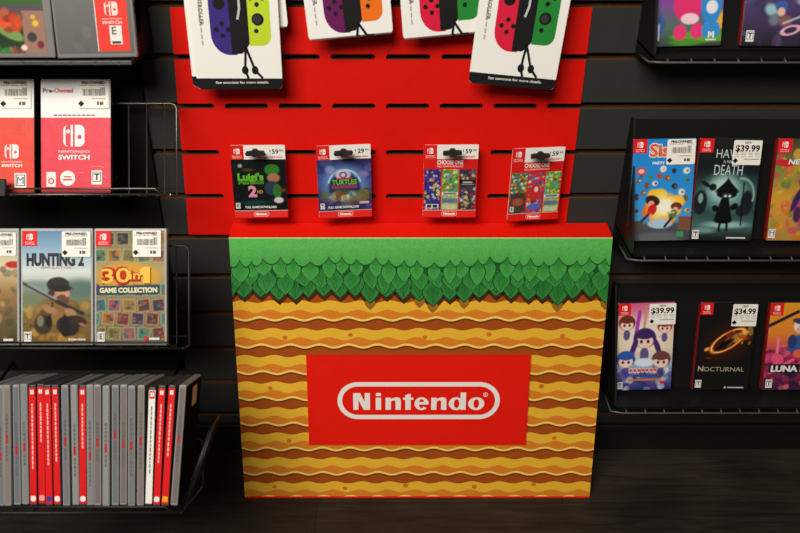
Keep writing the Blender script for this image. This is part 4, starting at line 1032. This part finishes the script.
def paint_choose(seedset):
    def f(p, x0, z0, x1, z1):
        X, Z = uv(p, x0, z0, x1, z1); w, h = x1 - x0, z1 - z0
        p.rect(x0, z0, x1, z1, (218, 26, 20))
        p.text('CHOOSE ONE', X(.49), Z(.10), h * .075, (240, 214, 206), w=w * .48, bold=.05); p.text('FULL GAME DOWNLOAD', X(.49), Z(.155), h * .032, (240, 200, 190), w=w * .48, bold=.03)
        pals = {'a': [(50, 44, 130), (210, 190, 60), (70, 60, 160), (200, 200, 210), (40, 36, 80), (190, 80, 150)], 'b': [(90, 160, 60), (210, 60, 50), (230, 210, 90), (120, 150, 200), (230, 230, 220), (60, 110, 60)],
                'c': [(60, 50, 60), (180, 140, 60), (150, 60, 60), (200, 200, 200), (60, 90, 140), (210, 190, 120)], 'd': [(70, 120, 70), (226, 190, 60), (206, 60, 50), (230, 230, 220), (90, 140, 190), (80, 60, 50)], 'e': [(206, 50, 50), (90, 90, 170), (60, 60, 80), (230, 210, 200), (200, 150, 70), (110, 100, 190)]}
        for k, key in enumerate(seedset):
            u0, u1 = ((.02, .325), (.345, .655), (.675, .975))[k]
            c = Canvas(w * (u1 - u0), h * .80, pals[key][0], seed=50 + k + 7 * len(seedset[0]) + ord(key), res=.0010)
            for _ in range(120): c.ell(c.rng.rand(), c.rng.rand(), c.rng.uniform(.03, .12), c.rng.uniform(.012, .045), pals[key][c.rng.randint(6)], .3, c.rng.rand() * 180, .9)
            if key == 'c': c.rect(0, .26, 1, .42, (24, 22, 24)); c.rect(.2, .30, .8, .34, (190, 190, 190)); c.rect(.1, .36, .9, .385, (150, 150, 150))
            if key == 'b': c.rect(.02, .56, .98, .64, (238, 236, 230)); c.rect(.1, .575, .9, .625, (60, 70, 60), .7); c.rect(0, .66, 1, 1, (196, 190, 110), .6); c.rect(.05, .72, .95, .83, (70, 90, 170), .7); c.rect(.05, .87, .95, .98, (220, 220, 200), .6)
            if key == 'd': c.rect(0, .5, 1, 1, (60, 44, 40), .8); c.ell(.5, .72, .36, .10, (190, 70, 40), .5); c.ell(.5, .72, .12, .04, (70, 110, 150), .5)
            if key == 'e': c.ell(.5, .5, .34, .2, (200, 44, 44), .4); c.ell(.55, .42, .12, .07, (236, 214, 200), .3); c.ell(.5, .85, .4, .08, (90, 100, 200), .4)
            if key == 'a': c.rect(.1, .86, .9, .96, (225, 222, 216)); c.rect(.18, .875, .46, .945, (40, 40, 44)); c.rect(.54, .875, .82, .945, (40, 40, 44))
            p.canvas(c.a, X(u0), z0 + h * .005, X(u1), Z(.195))
        if seedset[0] == 'd': rating(p, X(.03), z0 + .003, w * .08, 'E')
        if seedset[0] == 'a': p.text('3', X(.275), Z(.70), h * .10, (220, 214, 60), bold=.06)
    return f
CARDS = [
    ('black hanging card with lime lettering and a large pink numeral', -.2030, .5128, 3, .6, paint_green, '59'),
    ('night-blue hanging card with green lettering under a pale glowing arch', -.0660, .5130, 6, -.4, paint_night, '29'),
    ('red hanging card with three small pictures, the straight one above the box middle', .1030, .5135, 0, -.3, paint_choose('abc'), '59'),
    ('red hanging card with three small pictures, turned sideways near the sheet edge', .2395, .5085, 9, .8, paint_choose('deb'), '59')]
for lab, x, z, yaw, roll, pt, pr in CARDS:
    gift_card(lab, x, z, -.0300, yaw, roll, pt, pr)
    hk = thing('peg_hook', {'black': 'black plastic hook through the black card with lime lettering', 'night-blue': 'black plastic hook through the night-blue card', 'red': 'black plastic hook through the straight red card of three pictures' if yaw == 0 else 'black plastic hook through the turned red card of three pictures'}[lab.split()[0]], 'hook', (x, -.0005, z + .1065), (0, 0, 0), 'hooks on the red sheet')
    b = B(); b.tube([(0, .0, -.0015), (0, -.046, .0085)], .0022); b.box((0, .003, -.0010), (.022, .005, .0065), .001); b.build('rod', M_BLACK, hk)
    b = B()
    b.prism([[(-.0150, -.0010), (-.0130, -.0038), (-.005, -.0036), (-.003, -.0055), (.003, -.0055), (.005, -.0036), (.0130, -.0028), (.0150, .0), (.0140, .0030), (.0055, .0035), (.003, .0062), (-.003, .0062), (-.0055, .0030), (-.0135, .0022)]], -.0490, -.0420)
    b.build('retainer', mat('grey_black_plastic', (38, 37, 35), .45), hk, (0, 0, .0095))

# ------------------------------------------------------------------ large hanging cards with controllers
def big_card(label, x, z, y, roll, yaw, lc, rc, full=True, front=True, w=.131, h=.225, tilt=-1.5):
    t = thing('hanging_card', label, 'hanging card', (x, y, z), (R(tilt), R(roll), R(yaw)), 'large controller cards')
    b = B(); b.prism([rrect(-w / 2, 0, w / 2, h, .008, 6), rrect(-.014, h - .02, .014, h - .013, .0032, 4)], -.0006, .0006); b.build('card_stock', M_CARDW, t)
    p = Print(g=1.0, eps=.00009); K = (22, 22, 24)
    X = lambda u: -w / 2 + w * u
    p.poly(rrect(-w / 2 + .0003, .0003, w / 2 - .0003, h - .022, .006, 5), (240, 238, 232), 1)
    o = 0.0
    if full:
        band = [q for q in rrect(-w / 2, 0, w / 2, .1, .007, 5) if q[1] < .05] 
        p.poly([(w / 2 + .0001, .0155), (-w / 2 - .0001, .0165)] + [(a, c) for a, c in rrect(-w / 2 - .0001, -.0001, w / 2 + .0001, .1, .008, 6) if c < .0155], K, 2)
        p.text('See associate for more details.', X(.53), .0085, .0034, (225, 222, 216), w=w * .62, bold=.02, layer=3)
    else:
        p.rect(-w / 2 + .003, .0002, w / 2 - .003, .0022, (90, 88, 86), 2); o = -.043
    if front:
        # left controller, rounded toward the lower left
        lx0, lx1, rx0, rx1 = X(.215), X(.455), X(.65), X(.90)
        zb = .050 + o; zr = .063 + o; top = h - .03
        def sl(pts): return [(a + (c - zb) * -.10, c) for a, c in pts]
        left = [(lx1 + .006, top), (lx0, top)] + [(lx0, zb + .030)] + ell(lx0 + .026, zb + .030, .026, .030, 8, 180, 270) + [(lx1 + .006, zb)]
        grip = [(lx1 - .002, top), (lx1 - .002, zb + .001), (X(.56), zb + .002), (X(.635), zb + .013), (rx0 + .002, zr + .006), (rx0 + .002, top)]
        right = [(rx0, top), (rx0, zr)] + ell(rx1 - .014, zr + .014, .014, .014, 8, 270, 360) + [(rx1, top)]
        p.poly(left, lc, 2); p.poly(grip, K, 2.5); p.poly(right, rc, 3)
        def dots(cx, cz, d, r, ly):
            for a, c in ((0, d), (0, -d), (d, 0), (-d, 0)): p.poly(ell(cx + a, cz + c, r, r, 10), K, ly)
        p.poly([ell((lx0 + lx1) / 2, zb + .072, .0085, .0085, 18)], K, 4); dots((lx0 + lx1) / 2 + .002, zb + .036, .0085, .0034, 4)
        p.poly(ell((rx0 + rx1) / 2 - .002, zr + .037, .0088, .0088, 18), K, 4); p.poly(ell((rx0 + rx1) / 2 - .003, zr + .037, .0060, .0060, 18), (52, 52, 54), 5)
        p.poly(ell((rx0 + rx1) / 2 - .005, zr + .021, .0034, .0034, 10), K, 4); dots((rx0 + rx1) / 2 - .002, zr + .066, .0085, .0034, 4)
        p.line([(X(.555), .2 + o), (X(.56), .115 + o), (X(.53), .10 + o)], .003, (200, 200, 198), 4)
        s0 = (X(.60), zb + .012)
        for ex, bx in ((X(.575), X(.575)), (X(.71), X(.69))):
            p.line([s0, (bx, max(.001, .028 + o)), (ex + (.008 if ex > bx else .004), max(.0005, .016 + o))], .0036, K, 4)
            if o == 0: p.poly(ell(bx, .028 + o, .0050, .0064, 12), K, 5)
        p.text('CONTROLLER', X(.10), .118 + o, .0058, (70, 68, 70), w=.052, align='c', bold=.02, layer=3, rot=-90)
        for k in range(9): p.rect(X(.105), .064 + o + .009 * k, X(.122), .071 + o + .009 * k, (170, 166, 162), 3)
    p.build('printed_face', P_CARD, t, (0, -.0007, 0))
    return t
big_card('large white card with navy and lime controllers, frontmost of the left stack', -.2165, .7290, -.045, .2, 2, (58, 42, 126), (190, 214, 44), w=.126)
big_card('large white card just behind the navy and lime one, showing only its left edge', -.2235, .7310, -.0415, .2, 2, (58, 42, 126), (190, 214, 44), front=False, w=.126)
big_card('white card peeking out at the right behind the navy and lime one', -.2070, .8120, -.034, -3, 2, (58, 42, 126), (190, 214, 44), full=False, front=False, h=.15)
big_card('large white card with plum and orange controllers, second from left', -.0505, .8040, -.042, -5.0, 1, (104, 20, 88), (236, 112, 20), full=False, w=.122, h=.16)
big_card('large white card with red and green controllers, hanging behind its twin', .0870, .8045, -.036, -5.0, 1, (214, 28, 62), (34, 132, 50), full=False, w=.124, h=.16)
big_card('large white card with red and green controllers, frontmost at the right and tilted', .1855, .7335, -.047, 4.8, -1, (214, 28, 62), (34, 132, 50), w=.128)

# ------------------------------------------------------------------ light, sky, camera
w = bpy.data.worlds.new('shop_air'); SC.world = w; w.use_nodes = True
bg = w.node_tree.nodes['Background']; bg.inputs['Color'].default_value = (1.0, .9, .78, 1); bg.inputs['Strength'].default_value = 0.045
def area(name, loc, size, sy, power, aim, col=(1.0, .945, .86)):
    l = bpy.data.lights.new(name, 'AREA'); l.shape = 'RECTANGLE'; l.size = size; l.size_y = sy; l.energy = power; l.color = col
    o = bpy.data.objects.new(name, l); COL.objects.link(o); o.location = loc
    o.rotation_euler = (Vector(aim) - Vector(loc)).to_track_quat('-Z', 'Y').to_euler()
    return o
area('ceiling_lamp', (-.85, -2.15, 2.45), 1.6, 1.0, 102, (-.1, 0, .6))

TH = R(28.49)
cam = bpy.data.cameras.new('camera'); co = bpy.data.objects.new('camera', cam); COL.objects.link(co)
cam.sensor_width = 36; cam.lens = 778 * 36 / 800; cam.shift_x = 14 / 800.
cam.clip_start = .05
co.location = (0, -1.188, 1.049); co.rotation_euler = (math.pi / 2 - TH, 0, 0)
cam.dof.use_dof = True; cam.dof.focus_distance = 1.33; cam.dof.aperture_fstop = 4.5
SC.camera = co
vs = SC.view_settings
SC.display_settings.display_device = 'sRGB'
vs.view_transform = 'Standard'; vs.look = 'None'; vs.exposure = 0; vs.gamma = 1; vs.use_curve_mapping = False
